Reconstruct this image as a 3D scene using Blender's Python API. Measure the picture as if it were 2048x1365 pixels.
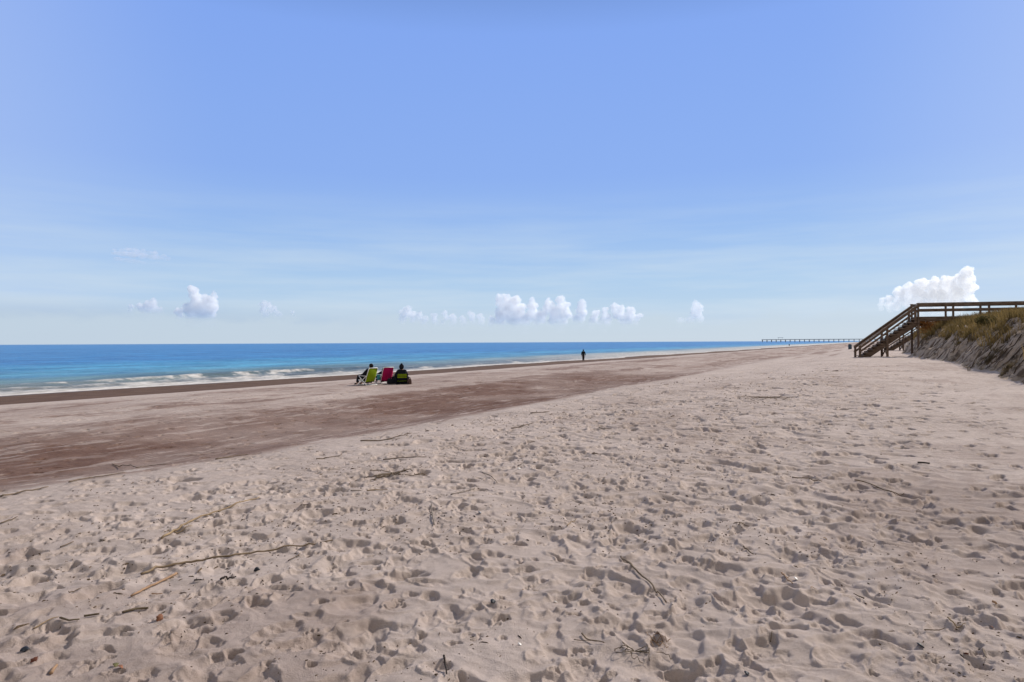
import bpy, bmesh, math, random
import numpy as np
from mathutils import Vector, Matrix
from mathutils import noise as mnoise

D = bpy.data
for o in list(D.objects): D.objects.remove(o)
sc = bpy.context.scene
COL = sc.collection
R = math.radians

# ------------------------------------------------------------------ camera
cam = D.cameras.new('camera'); camo = D.objects.new('camera', cam); COL.objects.link(camo)
cam.sensor_width = 36.0; cam.lens = 36.0*1334/2048
cam.clip_start = 0.1; cam.clip_end = 200000
camo.location = (0, 0, 1.6)
camo.rotation_euler = (R(90.12), R(0.264), 0)
sc.camera = camo

# ------------------------------------------------------------------ light
SUN_AZ, SUN_EL = 52.0, 36.0           # azimuth clockwise from +Y
w = D.worlds.new('World'); sc.world = w; w.use_nodes = True
nt = w.node_tree; nt.nodes.clear()
N = nt.nodes.new; L = nt.links.new
out = N('ShaderNodeOutputWorld'); bg = N('ShaderNodeBackground'); L(bg.outputs[0], out.inputs[0])
sky = N('ShaderNodeTexSky'); sky.sky_type = 'NISHITA'; sky.sun_disc = False
sky.sun_elevation = R(SUN_EL); sky.sun_rotation = R(SUN_AZ); sky.altitude = 0
sky.air_density = 1.0; sky.dust_density = 0.4; sky.ozone_density = 2.0
tc = N('ShaderNodeTexCoord'); sp = N('ShaderNodeSeparateXYZ'); L(tc.outputs['Generated'], sp.inputs[0])
ramp = N('ShaderNodeValToRGB'); L(sp.outputs['Z'], ramp.inputs[0])
def lin(c):
    return tuple((v/255/12.92 if v/255 <= 0.04045 else ((v/255+0.055)/1.055)**2.4) for v in c)
stops = [(0.0, (204, 217, 230)), (0.02, (193, 211, 232)), (0.055, (184, 210, 236)), (0.09, (174, 205, 238)), (0.15, (157, 192, 240)),
         (0.24, (141, 177, 242)), (0.42, (133, 170, 243)), (0.52, (104, 138, 200)), (0.75, (88, 112, 156)), (1.0, (84, 104, 142))]
el = ramp.color_ramp.elements
while len(el) > 1: el.remove(el[-1])
for i, (p, c) in enumerate(stops):
    e = el[0] if i == 0 else el.new(p)
    e.position = p; e.color = (*lin(c), 1)
# slow whitening of the sky away from the view axis, and thin veils low down
ab = N('ShaderNodeMath'); ab.operation = 'ABSOLUTE'; L(sp.outputs['X'], ab.inputs[0])
mr = N('ShaderNodeMapRange'); mr.interpolation_type = 'SMOOTHSTEP'; L(ab.outputs[0], mr.inputs[0])
mr.inputs[1].default_value = 0.36; mr.inputs[2].default_value = 0.72; mr.inputs[3].default_value = 0; mr.inputs[4].default_value = 0.42
mx = N('ShaderNodeMixRGB'); L(mr.outputs[0], mx.inputs[0]); L(ramp.outputs[0], mx.inputs[1]); mx.inputs[2].default_value = (*lin((196, 214, 250)), 1)
mp = N('ShaderNodeMapping'); L(tc.outputs['Generated'], mp.inputs[0]); mp.inputs['Scale'].default_value = (2.2, 2.2, 26)
nz = N('ShaderNodeTexNoise'); L(mp.outputs[0], nz.inputs['Vector']); nz.inputs['Scale'].default_value = 1.6; nz.inputs['Detail'].default_value = 6; nz.inputs['Roughness'].default_value = .55
m1 = N('ShaderNodeMapRange'); L(nz.outputs[0], m1.inputs[0]); m1.inputs[1].default_value = .38; m1.inputs[2].default_value = .68; m1.inputs[3].default_value = 0; m1.inputs[4].default_value = .8
m2 = N('ShaderNodeMapRange'); L(sp.outputs['Z'], m2.inputs[0]); m2.inputs[1].default_value = .22; m2.inputs[2].default_value = .04; m2.inputs[3].default_value = 0; m2.inputs[4].default_value = 1
mm = N('ShaderNodeMath'); mm.operation = 'MULTIPLY'; L(m1.outputs[0], mm.inputs[0]); L(m2.outputs[0], mm.inputs[1])
mv = N('ShaderNodeMixRGB'); L(mm.outputs[0], mv.inputs[0]); L(mx.outputs[0], mv.inputs[1]); mv.inputs[2].default_value = (*lin((204, 221, 238)), 1)
# grey haze bank low on the left
gx = N('ShaderNodeMapRange'); L(sp.outputs['X'], gx.inputs[0]); gx.inputs[1].default_value = .05; gx.inputs[2].default_value = -.62; gx.inputs[3].default_value = 0; gx.inputs[4].default_value = .7
gz = N('ShaderNodeMapRange'); gz.interpolation_type = 'SMOOTHSTEP'; L(sp.outputs['Z'], gz.inputs[0]); gz.inputs[1].default_value = .065; gz.inputs[2].default_value = .03; gz.inputs[3].default_value = 0; gz.inputs[4].default_value = 1
gm = N('ShaderNodeMath'); gm.operation = 'MULTIPLY'; L(gx.outputs[0], gm.inputs[0]); L(gz.outputs[0], gm.inputs[1])
gv = N('ShaderNodeMixRGB'); L(gm.outputs[0], gv.inputs[0]); L(mv.outputs[0], gv.inputs[1]); gv.inputs[2].default_value = (*lin((176, 196, 218)), 1)
# pale cumulus haze bank low over the horizon
hb = N('ShaderNodeTexNoise'); mph = N('ShaderNodeMapping'); L(tc.outputs['Generated'], mph.inputs[0]); mph.inputs['Scale'].default_value = (9, 9, 22); L(mph.outputs[0], hb.inputs['Vector']); hb.inputs['Scale'].default_value = 1.0; hb.inputs['Detail'].default_value = 8; hb.inputs['Roughness'].default_value = .6
hz = N('ShaderNodeMath'); hz.operation = 'MULTIPLY_ADD'; L(hb.outputs[0], hz.inputs[0]); hz.inputs[1].default_value = -.075; L(sp.outputs['Z'], hz.inputs[2])
hr = N('ShaderNodeMapRange'); hr.interpolation_type = 'SMOOTHSTEP'; L(hz.outputs[0], hr.inputs[0]); hr.inputs[1].default_value = .010; hr.inputs[2].default_value = -.012; hr.inputs[3].default_value = 0; hr.inputs[4].default_value = .75
gv0 = gv; gv = N('ShaderNodeMixRGB'); L(hr.outputs[0], gv.inputs[0]); L(gv0.outputs[0], gv.inputs[1]); gv.inputs[2].default_value = (*lin((197, 214, 230)), 1)
# unseen sky behind the camera, paled to neutral grey as added shadow fill
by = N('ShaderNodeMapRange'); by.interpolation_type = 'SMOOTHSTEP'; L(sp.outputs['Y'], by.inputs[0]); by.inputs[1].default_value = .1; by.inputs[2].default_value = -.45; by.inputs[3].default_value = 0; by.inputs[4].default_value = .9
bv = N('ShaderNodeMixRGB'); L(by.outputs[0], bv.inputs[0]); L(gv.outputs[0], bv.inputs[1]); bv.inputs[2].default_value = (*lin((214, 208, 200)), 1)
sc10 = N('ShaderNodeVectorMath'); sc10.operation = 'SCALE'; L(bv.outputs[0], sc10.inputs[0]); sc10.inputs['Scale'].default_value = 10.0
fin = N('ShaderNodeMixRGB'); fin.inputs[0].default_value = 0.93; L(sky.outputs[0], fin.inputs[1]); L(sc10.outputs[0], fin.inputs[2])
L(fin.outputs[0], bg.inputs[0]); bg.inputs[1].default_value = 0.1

sl = D.lights.new('sun', 'SUN'); slo = D.objects.new('sun', sl); COL.objects.link(slo)
sl.energy = 4.4; sl.angle = R(0.6); sl.color = (1.0, 0.93, 0.84)
sd = Vector((math.sin(R(SUN_AZ))*math.cos(R(SUN_EL)), math.cos(R(SUN_AZ))*math.cos(R(SUN_EL)), math.sin(R(SUN_EL))))
slo.rotation_euler = sd.to_track_quat('Z', 'Y').to_euler(); slo.location = (0, 0, 30)
sc.view_settings.view_transform = 'Standard'; sc.view_settings.look = 'None'
sc.view_settings.exposure = 0.0; sc.view_settings.gamma = 1.0; sc.view_settings.use_curve_mapping = False
sc.render.engine = 'CYCLES'
sc.cycles.max_bounces = 64; sc.cycles.glossy_bounces = 3; sc.cycles.transmission_bounces = 4; sc.cycles.diffuse_bounces = 3; sc.cycles.volume_bounces = 60; sc.cycles.transparent_max_bounces = 24
sc.cycles.use_denoising = True

# ------------------------------------------------------------------ tagging and mesh helpers
def tag(o, label=None, cat=None, group=None, kind=None):
    if label: o['label'] = label
    if cat: o['category'] = cat
    if group: o['group'] = group
    if kind: o['kind'] = kind
    return o
def empty(name, loc=(0, 0, 0), rz=0.0, label=None, cat=None, group=None):
    o = D.objects.new(name, None); COL.objects.link(o); o.empty_display_size = .3
    o.location = loc; o.rotation_euler = (0, 0, rz)
    return tag(o, label, cat, group)
def np_mesh(name, V, F, mat=None, parent=None, smooth=True):
    V = np.asarray(V, np.float32); F = np.asarray(F, np.int32)
    me = D.meshes.new(name); k = F.shape[1]
    me.vertices.add(len(V)); me.vertices.foreach_set('co', V.ravel())
    me.loops.add(F.size); me.loops.foreach_set('vertex_index', F.ravel())
    me.polygons.add(len(F)); me.polygons.foreach_set('loop_start', np.arange(0, F.size, k, dtype=np.int32))
    try: me.polygons.foreach_set('loop_total', np.full(len(F), k, np.int32))
    except Exception: pass
    me.update(calc_edges=True)
    me.polygons.foreach_set('use_smooth', np.full(len(F), smooth, bool))
    o = D.objects.new(name, me); COL.objects.link(o)
    if mat: me.materials.append(mat)
    if parent: o.parent = parent
    return o
class MB:
    """collects shapes into one mesh"""
    def __init__(s): s.v = []; s.f = []
    def add(s, v, f):
        n = len(s.v); s.v += [tuple(p) for p in v]; s.f += [tuple(i+n for i in q) for q in f]
    def beam(s, a, b, w, h, up=(0, 0, 1), jit=0):
        """rectangular board from a to b, w across, h in the up direction"""
        a = Vector(a); b = Vector(b); d = (b-a).normalized(); u = Vector(up)
        x = d.cross(u).normalized(); y = x.cross(d).normalized()
        vs = []
        for p in (a, b):
            for sx, sy in ((-1, -1), (1, -1), (1, 1), (-1, 1)):
                vs.append(p + x*sx*w/2 + y*sy*h/2)
        s.add(vs, [(0, 3, 2, 1), (4, 5, 6, 7), (0, 1, 5, 4), (1, 2, 6, 5), (2, 3, 7, 6), (3, 0, 4, 7)])
        return s
    def tube(s, pts, r, n=8, cap=True):
        pts = [Vector(p) for p in pts]
        if not hasattr(r, '__len__'): r = [r]*len(pts)
        base = len(s.v); V = []; ref = None
        for i, p in enumerate(pts):
            d = (pts[min(i+1, len(pts)-1)] - pts[max(i-1, 0)])
            if d.length < 1e-9: d = Vector((0, 0, 1))
            d.normalize()
            if ref is None: ref = Vector((0, 0, 1)) if abs(d.z) < .9 else Vector((1, 0, 0))
            x = d.cross(ref).normalized(); y = x.cross(d).normalized(); ref = y
            for k in range(n):
                t = 2*math.pi*k/n
                V.append(p + (x*math.cos(t) + y*math.sin(t))*r[i])
        F = []
        for i in range(len(pts)-1):
            for k in range(n):
                F.append((i*n+k, i*n+(k+1) % n, (i+1)*n+(k+1) % n, (i+1)*n+k))
        if cap: F.append(tuple(range(n))[::-1]); F.append(tuple((len(pts)-1)*n+k for k in range(n)))
        s.add(V, F); return s
    def blob(s, c, r, sub=2, noise=0.0, ns=3.0, seed=0, rot=None):
        bm = bmesh.new(); bmesh.ops.create_icosphere(bm, subdivisions=sub, radius=1)
        r = Vector((r, r, r)) if not hasattr(r, '__len__') else Vector(r)
        V = []
        for v in bm.verts:
            q = v.co.copy()
            if noise: q *= 1 + noise*mnoise.noise(q*ns + Vector((seed*7.3, seed*1.7, seed)))
            q = Vector((q.x*r.x, q.y*r.y, q.z*r.z))
            if rot: q = rot @ q
            V.append(q + Vector(c))
        F = [tuple(v.index for v in f.verts) for f in bm.faces]
        bm.free(); s.add(V, F); return s
    def build(s, name, mat, parent=None, smooth=False, bevel=0):
        me = D.meshes.new(name); me.from_pydata(s.v, [], s.f)
        if mat: me.materials.append(mat)
        me.polygons.foreach_set('use_smooth', np.full(len(me.polygons), smooth, bool))
        o = D.objects.new(name, me); COL.objects.link(o)
        if parent: o.parent = parent
        if bevel:
            m = o.modifiers.new('b', 'BEVEL'); m.width = bevel; m.segments = 1; m.limit_method = 'ANGLE'
        me.update(); return o
def copy_tree(o, parent=None):
    c = o.copy(); COL.objects.link(c)
    if parent: c.parent = parent
    for ch in list(o.children): copy_tree(ch, c)
    return c

# ------------------------------------------------------------------ materials
def mat_new(name):
    m = D.materials.new(name); m.use_nodes = True; return m, m.node_tree, m.node_tree.nodes['Principled BSDF']
def simple(name, col, rough=.7, spec=.3, var=.18, scale=8, bump=0.0, col2=None, stretch=None, trans=0, metal=0):
    m, t, b = mat_new(name); n = t.nodes.new; l = t.links.new
    tcn = n('ShaderNodeTexCoord'); mpn = n('ShaderNodeMapping'); l(tcn.outputs['Object'], mpn.inputs[0])
    if stretch: mpn.inputs['Scale'].default_value = stretch
    nn = n('ShaderNodeTexNoise'); l(mpn.outputs[0], nn.inputs['Vector']); nn.inputs['Scale'].default_value = scale; nn.inputs['Detail'].default_value = 5
    rr = n('ShaderNodeValToRGB'); l(nn.outputs[0], rr.inputs[0])
    c2 = col2 or tuple(min(1, c*(1+var)) for c in col); c1 = tuple(c*(1-var) for c in col)
    rr.color_ramp.elements[0].position = .3; rr.color_ramp.elements[0].color = (*c1, 1)
    rr.color_ramp.elements[1].position = .7; rr.color_ramp.elements[1].color = (*c2, 1)
    l(rr.outputs[0], b.inputs['Base Color'])
    b.inputs['Roughness'].default_value = rough; b.inputs['Specular IOR Level'].default_value = spec
    b.inputs['Metallic'].default_value = metal
    if bump:
        bn = n('ShaderNodeBump'); bn.inputs['Strength'].default_value = 1; bn.inputs['Distance'].default_value = bump
        l(nn.outputs[0], bn.inputs['Height']); l(bn.outputs[0], b.inputs['Normal'])
    if trans:
        tr = n('ShaderNodeBsdfTranslucent'); l(rr.outputs[0], tr.inputs[0]); mxs = n('ShaderNodeMixShader'); mxs.inputs[0].default_value = trans
        l(b.outputs[0], mxs.inputs[1]); l(tr.outputs[0], mxs.inputs[2]); l(mxs.outputs[0], t.nodes['Material Output'].inputs[0])
    return m

# ------------------------------------------------------------------ numpy noise
_rng = np.random.default_rng(11)
_T = _rng.uniform(-1, 1, (16, 256, 256)).astype(np.float32)
def vn(x, y, k=0):
    xi = np.floor(x).astype(np.int64); yi = np.floor(y).astype(np.int64)
    fx = (x-xi).astype(np.float32); fy = (y-yi).astype(np.float32)
    fx = fx*fx*fx*(fx*(fx*6-15)+10); fy = fy*fy*fy*(fy*(fy*6-15)+10)
    T = _T[k % 16]; x0 = xi & 255; x1 = (xi+1) & 255; y0 = yi & 255; y1 = (yi+1) & 255
    a = T[x0, y0]*(1-fx) + T[x1, y0]*fx; b = T[x0, y1]*(1-fx) + T[x1, y1]*fx
    return a*(1-fy) + b*fy
def fbm(x, y, o=4, k=0, g=.5, lac=2.03):
    s = 0; a = 1; tot = 0
    for i in range(o):
        s = s + a*vn(x*lac**i*.98 + 17.3*i + 5.1*k, y*lac**i + 9.7*i, k+i); tot += a; a *= g
    return s/tot
def ss(x, a, b):
    t = np.clip((x-a)/(b-a), 0, 1); return t*t*(3-2*t)

# ------------------------------------------------------------------ shore frame
# s = metres inland from the water's edge, q = metres along the shore from the camera
TH = R(29.25); CA, SA = math.cos(TH), math.sin(TH)
def sq(x, y): return CA*(x+51-0.56*y), x*SA + y*CA
SEA = -1.4
_ps = np.array([-400, -200, -60, -20, -8, 0, 5, 10, 14, 16.3, 17.3, 20, 24, 28, 31.5, 33.5, 35.2, 36.3, 37.2, 40, 45, 48, 60, 2000.])
_pz = np.array([-14, -9, -4, -2.3, -1.8, -1.4, -1.30, -1.12, -.86, -.60, -.53, -.42, -.31, -.36, -.47, -.40, -.14, -.03, .0, .02, .0, .03, .1, .1])
_gs = np.arange(-400, 400, .05); _gz = np.interp(_gs, _ps, _pz)
_k = np.ones(13)/13; _gz = np.convolve(np.pad(_gz, 6, 'edge'), _k, 'valid')
def toe(q): return 47.9 - .9*ss(q, 26, 38) - 1.3*ss(q, 39, 48) + .9*ss(q, 60, 72) + .45*fbm(q/5., q*0+3, 3, 5) + .3*vn(q/1.3, q*0, 2)*.5
def base_z(x, y):
    s, q = sq(x, y)
    s1 = s + .9*fbm(q/14., s/30., 2, 1)*ss(s, 20, 26)*(1-ss(s, 40, 44)) + 2.2*fbm(q/22., s/40.+7, 3, 9)*(1-ss(s, 8, 16))*ss(s, -30, -8) + .45*fbm(q/6., s/9., 3, 3)*ss(s, 10, 15)*(1-ss(s, 19, 24))
    z = np.interp(s1, _gs, _gz).astype(np.float64)
    z = z + .56*ss(q, 6, 42)*ss(s, 36.5, 44.5)
    z = z + .07*fbm(x/6., y/6., 3, 4)*ss(s, 17, 22) + .03*fbm(x/1.7, y/1.7, 3, 6)*ss(s, 17, 20)
    return z
def dune_add(x, y):
    s, q = sq(x, y)
    t = toe(q); d = s - t
    # gullies run down the slope, leaning along the shore
    wq = q + d*.35 + .5*fbm(s/1.2, q/1.2, 3, 8)
    rid = 1-np.abs(fbm(wq/.75, s/3.2, 3, 10))*2.2
    rid2 = 1-np.abs(fbm(wq/.3+4, s/1.6, 3, 12))*2.2
    big = fbm(q/4.2, s/6., 3, 13)
    d2 = d + .5*big
    hh = 2.15 - .25*(1-ss(q, 34, 44)) + .25*fbm(q/9., s/9., 2, 14)
    rise = np.interp(d2, [-1, 0, .25, .7, 1.25, 1.8, 2.4, 4., 6, 14, 60], [0, 0, .12, .75, 1.45, 2.05, 2.32, 2.6, 2.85, 3.0, 3.0])*hh/2.5
    face = ss(d2, .0, .5)*(1-ss(d2, 1.9, 2.7))
    top = ss(d2, 2.0, 3.2)
    z = rise + face*(.40*rid + .17*rid2 - .32 + .22*fbm(q/.7, s/.6, 4, 2, .6)) + top*(.18*fbm(x/1.1, y/1.1, 3, 3))
    return np.where(d > -1.2, z, 0.0), d2

# ------------------------------------------------------------------ ground grid (rings round the photographer, finest in the view)
th = np.concatenate([np.arange(-180, -54, 4.0), np.linspace(-54, 54, 1501), np.arange(58, 181, 4.0)])
th = np.radians(th)
rr_ = [0.02, .25, .5, .75, 1.0, 1.2]
while rr_[-1] < 3500:
    r = rr_[-1]
    k = .012 if r < 2.6 else (.0025 if r < 9 else (.0024 if r < 42 else (.0055 if r < 160 else .02)))
    rr_.append(r*(1+k))
rr_ = np.array(rr_); NR, NT = len(rr_), len(th)
RR, TT = np.meshgrid(rr_, th, indexing='ij')
GX = RR*np.sin(TT); GY = RR*np.cos(TT)
S, Q = sq(GX, GY)
Z = base_z(GX, GY)
DA, DD = dune_add(GX, GY)
near = RR < 90
# wind-worked relief between the prints
dry = ss(S, 36.0, 37.5)
smoothpatch = ss(S+1.2*fbm(GX/2.5, GY/2.5, 3, 8), 44.0, 46.2)*ss(Q, 8, 11.5)
farfade = 1-ss(Q, 18, 32)
wx = GX + .25*fbm(GX/.5, GY/.5, 2, 1); wy = GY + .25*fbm(GX/.5+9, GY/.5, 2, 2)
u = (wx*.80 + wy*-.60); v = (wx*.60 + wy*.80)
rg = 1-np.abs(fbm(u/1.1, v/.42, 3, 5))*2.4
rg = np.clip(rg, -1, 1)
rgb = np.clip(1-np.abs(fbm(u/.50+3, v/.19, 2, 9))*2.6, -1, 1)
rough = .40*dry*(1-.85*smoothpatch)*(.4+.6*farfade) + .22*(1-dry)*ss(S, 17, 19)
rightness = ss(GX, -1.0, 2.5)
Z += near*((.050*rg + .026*rgb)*rough*(.45+.85*rightness) + .040*fbm(wx/.55, wy/.45, 3, 7)*rough)
Z += near*(.020*fbm(GX/.16, GY/.13, 4, 11, .58)*rough*1.2)
bum = fbm(GX/.075, GY/.07, 2, 3, .6)
Z += (RR < 14)*.0032*bum*rough*1.6*(1-.5*rightness)
# wind ripples on the untrodden patch
Z += (RR < 40)*.0035*np.sin((GX*.15+GY*1.0 + .10*fbm(GX/.7, GY/.7, 2, 4))*2*math.pi/.16)*smoothpatch

rng = np.random.default_rng(5)
GXf, GYf = GX, GY
def stamp(cx, cy, ang, ln, wd, dep, rim, steepdir, seed, soft, paw=False):
    R0 = max(ln, wd)*1.75
    r = math.hypot(cx, cy); t = math.atan2(cx, cy)
    i0 = np.searchsorted(rr_, r-R0); i1 = np.searchsorted(rr_, r+R0)
    j0 = np.searchsorted(th, t-R0/max(r, R0*1.1)); j1 = np.searchsorted(th, t+R0/max(r, R0*1.1))
    if i1-i0 < 2 or j1-j0 < 2: return
    X = GXf[i0:i1, j0:j1]-cx; Y = GYf[i0:i1, j0:j1]-cy
    ca, sa = math.cos(ang), math.sin(ang)
    a = (X*ca+Y*sa); b = (-X*sa+Y*ca)
    a = a + .16*ln*vn(X/(.4*ln)+seed, Y/(.4*ln), seed); b = b + .16*ln*vn(X/(.4*ln), Y/(.4*ln)+seed*3, seed+1)
    b = b*(1 + .35*np.tanh(a/ln*2))              # narrower heel
    dd = np.sqrt((a/ln)**2 + (b/wd)**2) + 1e-6
    ph = np.arctan2(Y, X)
    edge = .25 + soft*(1-.75*(.5+.5*np.cos(ph-steepdir)))
    h = Z[i0:i1, j0:j1]
    bowl = 1-ss(dd, 1-edge, 1.0)
    inner = .25*fbm(X/(.25*ln)+seed, Y/(.25*ln), 2, seed+2)
    rimv = np.exp(-((dd-1.14)/.16)**2)*(.45+.55*np.cos(ph-steepdir-2.6))
    m = h[bowl > .5].mean() if (bowl > .5).any() else h.mean()
    h2 = h*(1-.5*bowl) + .5*bowl*m - bowl*dep*(1+inner) + rim*rimv
    Z[i0:i1, j0:j1] = h2
cand = []
def dens(s, q, x, y):
    if s < 17.3: return 0
    if s < 36.2: return 3.0*math.exp(-q/25)+.4
    d = 46.0 if q < 5.5 else (38.0 if q < 9 else (20.0 if q < 15 else (8.5 if q < 24 else (3.2 if q < 38 else 1.2))))
    if s < 38.2: d *= .35
    if q > 7.5: d *= 1-.80*float(ss(np.array(s), 43.6, 46.0))
    return d
for k in range(150000):
    # sample with density ~1/r^... : area element r dr dθ
    r = 2.0*math.exp(rng.uniform(0, math.log(80/2.0))); t = R(rng.uniform(-50, 50))
    x, y = r*math.sin(t), r*math.cos(t)
    s_, q_ = CA*(x+51-0.56*y), x*SA+y*CA
    # acceptance so that the number per m2 equals dens
    pdf = 150000/(math.log(40)*R(100)*r*r)
    if rng.uniform() < dens(s_, q_, x, y)/pdf: cand.append((x, y, s_, q_))
print('prints', len(cand))
walk = [R(62), R(242), R(40), R(225), R(130), R(-25)]
for (x, y, s_, q_) in cand:
    ang = walk[rng.integers(0, 6)] + rng.normal(0, .45)
    moist = s_ < 36.2
    big = rng.uniform()
    if moist: ln, wd, dep, rim = rng.uniform(.07, .15), rng.uniform(.04, .07), rng.uniform(.008, .022), .005
    elif big < .45: ln, wd, dep, rim = rng.uniform(.025, .06), rng.uniform(.02, .04), rng.uniform(.010, .026), .007
    elif big < .93: ln, wd, dep, rim = rng.uniform(.07, .15), rng.uniform(.045, .08), rng.uniform(.009, .028), rng.uniform(.005, .014)
    else: ln, wd, dep, rim = rng.uniform(.15, .25), rng.uniform(.08, .13), rng.uniform(.018, .036), rng.uniform(.008, .016)
    far_ = min(1, max(0, (q_-7)/10))
    if not moist: dep *= 1+1.1*far_; rim *= 1+.5*far_; ln *= 1+.15*far_; wd *= 1+.3*far_
    else: dep *= 1.5
    stamp(x, y, ang, ln, wd, dep, rim, R(90-SUN_AZ)+rng.normal(0, .5), int(rng.integers(0, 14)), rng.uniform(.2, .7))
    if big < .13 and not moist and y < 9:     # paw-like cluster
        for q4 in range(4):
            a4 = ang + (q4-1.5)*.5
            stamp(x+math.cos(a4)*.06, y+math.sin(a4)*.06, a4, .020, .014, .012, .003, 0.6, q4, .3)
# trails of single steps crossing the beach
tr_ = np.random.default_rng(21)
def to_xy(s_, q_):
    A = np.array([[CA, -.56*CA], [SA, CA]]); r_ = np.linalg.solve(A, np.array([s_-CA*51, q_])); return float(r_[0]), float(r_[1])
for k in range(46):
    damp = k >= 34
    s_ = tr_.uniform(37.5, 46.2) if not damp else tr_.uniform(18, 34); q_ = tr_.uniform(1.5, 44) if k % 3 else tr_.uniform(8, 30)
    x, y = to_xy(s_, q_)
    hd_ = tr_.choice([R(62), R(55), R(75), R(40), R(250), R(15)]) + tr_.normal(0, .18); st_ = tr_.uniform(.58, .78); sd_ = 1
    for j in range(tr_.integers(14, 42)):
        hd_ += tr_.normal(0, .035); x += math.cos(hd_)*st_; y += math.sin(hd_)*st_; sd_ = -sd_
        fx, fy = x - math.sin(hd_)*.10*sd_, y + math.cos(hd_)*.10*sd_; ss_ = CA*(fx+51-.56*fy)
        if y < 3.0 or y > 60 or ss_ > 46.6 or ss_ < 17.5: continue
        fr_ = min(1, y/25); dp_ = tr_.uniform(.020, .034)*(1+.9*fr_)*(.6 if damp else 1)
        stamp(fx, fy, hd_+sd_*-.12, .145, .06*(1+.3*fr_), dp_, .010*(1+fr_)*(.5 if damp else 1), R(90-SUN_AZ), k % 12, .22)
        hx, hy = fx-math.cos(hd_)*.085, fy-math.sin(hd_)*.085
        stamp(hx, hy, hd_, .05, .042, dp_*.35, .002, R(90-SUN_AZ), (k+3) % 12, .3)
Z0 = Z.copy()
Z = Z + DA
def zsand(x, y):
    r = math.hypot(x, y); t = math.atan2(x, y)
    i = min(max(np.searchsorted(rr_, r)-1, 0), NR-2); j = min(max(np.searchsorted(th, t)-1, 0), NT-2)
    fi = (r-rr_[i])/(rr_[i+1]-rr_[i]); fj = (t-th[j])/(th[j+1]-th[j])
    return float((Z[i, j]*(1-fj)+Z[i, j+1]*fj)*(1-fi) + (Z[i+1, j]*(1-fj)+Z[i+1, j+1]*fj)*fi)
def G(px, py):
    """point of the sand seen at that place of the photograph"""
    yh = 690-.0046*px; k = (px-1024)/1334; m = (py-yh)/1334
    Y = 1.2
    while Y < 400:
        if 1.6-m*Y <= zsand(k*Y, Y): break
        Y *= 1.004
    return Vector((k*Y, Y, zsand(k*Y, Y)))

# wetness: R moist brown, G wet near the water, B reddish runnel
n1 = fbm(GX/3.0+Q/40, GY/3.0, 4, 6); n2 = fbm(Q/9.0, S/1.6, 4, 2); n3 = fbm(GX/.8, GY/.8, 4, 9); n4 = fbm(Q/.9, S/.22, 4, 5, .62)
moist = ss(S + 2.6*n2 + 1.6*n3 + 1.8*n4, 25.5, 28.5)*(1-ss(S + .35*n1 + .25*n3, 35.3, 36.3))
moist *= 1-.85*ss(Q, 34, 48)
m3 = ss(n2 + .45*n1 + .4*n3 + .5*n4, -.12, .42)
moist = np.maximum(moist*np.clip(.92+.5*n1-.75*ss(n4, .12, .5), 0, 1), .78*m3*ss(S, 18.2, 22)*(1-ss(S, 33, 35)))
moist = np.maximum(moist, (.34+.3*n1+.25*n4)*ss(S, 18.5, 23)*(1-ss(S, 34, 36)))
streak = ss(fbm(Q/30., S/2.2+3, 4, 12), .12, .5)*ss(Q, 20, 32)*ss(S, 18, 22)*(1-ss(S, 41, 45))
moist = np.maximum(moist, .7*streak)
moist = np.maximum(moist, .24*ss(n1 + .4*n3 + .4*n4, .05, .55)*ss(S, 37, 39))
wet = 1-ss(S + .35*n3 + .5*n2, 16.6, 17.2)
shine = .6*(1-ss(S + 1.5*n2, -.5, 1.0))
colr = np.stack([np.clip(moist, 0, 1), wet, shine, np.ones_like(wet)], -1).astype(np.float32)

idx = np.arange(NR*NT, dtype=np.int32).reshape(NR, NT)
quads = np.stack([idx[:-1, :-1], idx[:-1, 1:], idx[1:, 1:], idx[1:, :-1]], -1).reshape(-1, 4)[:, ::-1]
Vall = np.stack([GX, GY, Z], -1).reshape(-1, 3)
isd = (DD > .08).reshape(-1)
fd = isd[quads].all(1) & (Vall[quads[:, 0], 1] > -40)
def sub_mesh(name, fsel, mat):
    F = quads[fsel]; used = np.unique(F); mapi = np.zeros(len(Vall), np.int32); mapi[used] = np.arange(len(used))
    o = np_mesh(name, Vall[used], mapi[F], mat)
    a = o.data.color_attributes.new('wetness', 'FLOAT_COLOR', 'POINT'); a.data.foreach_set('color', colr.reshape(-1, 4)[used].ravel())
    return o

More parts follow.
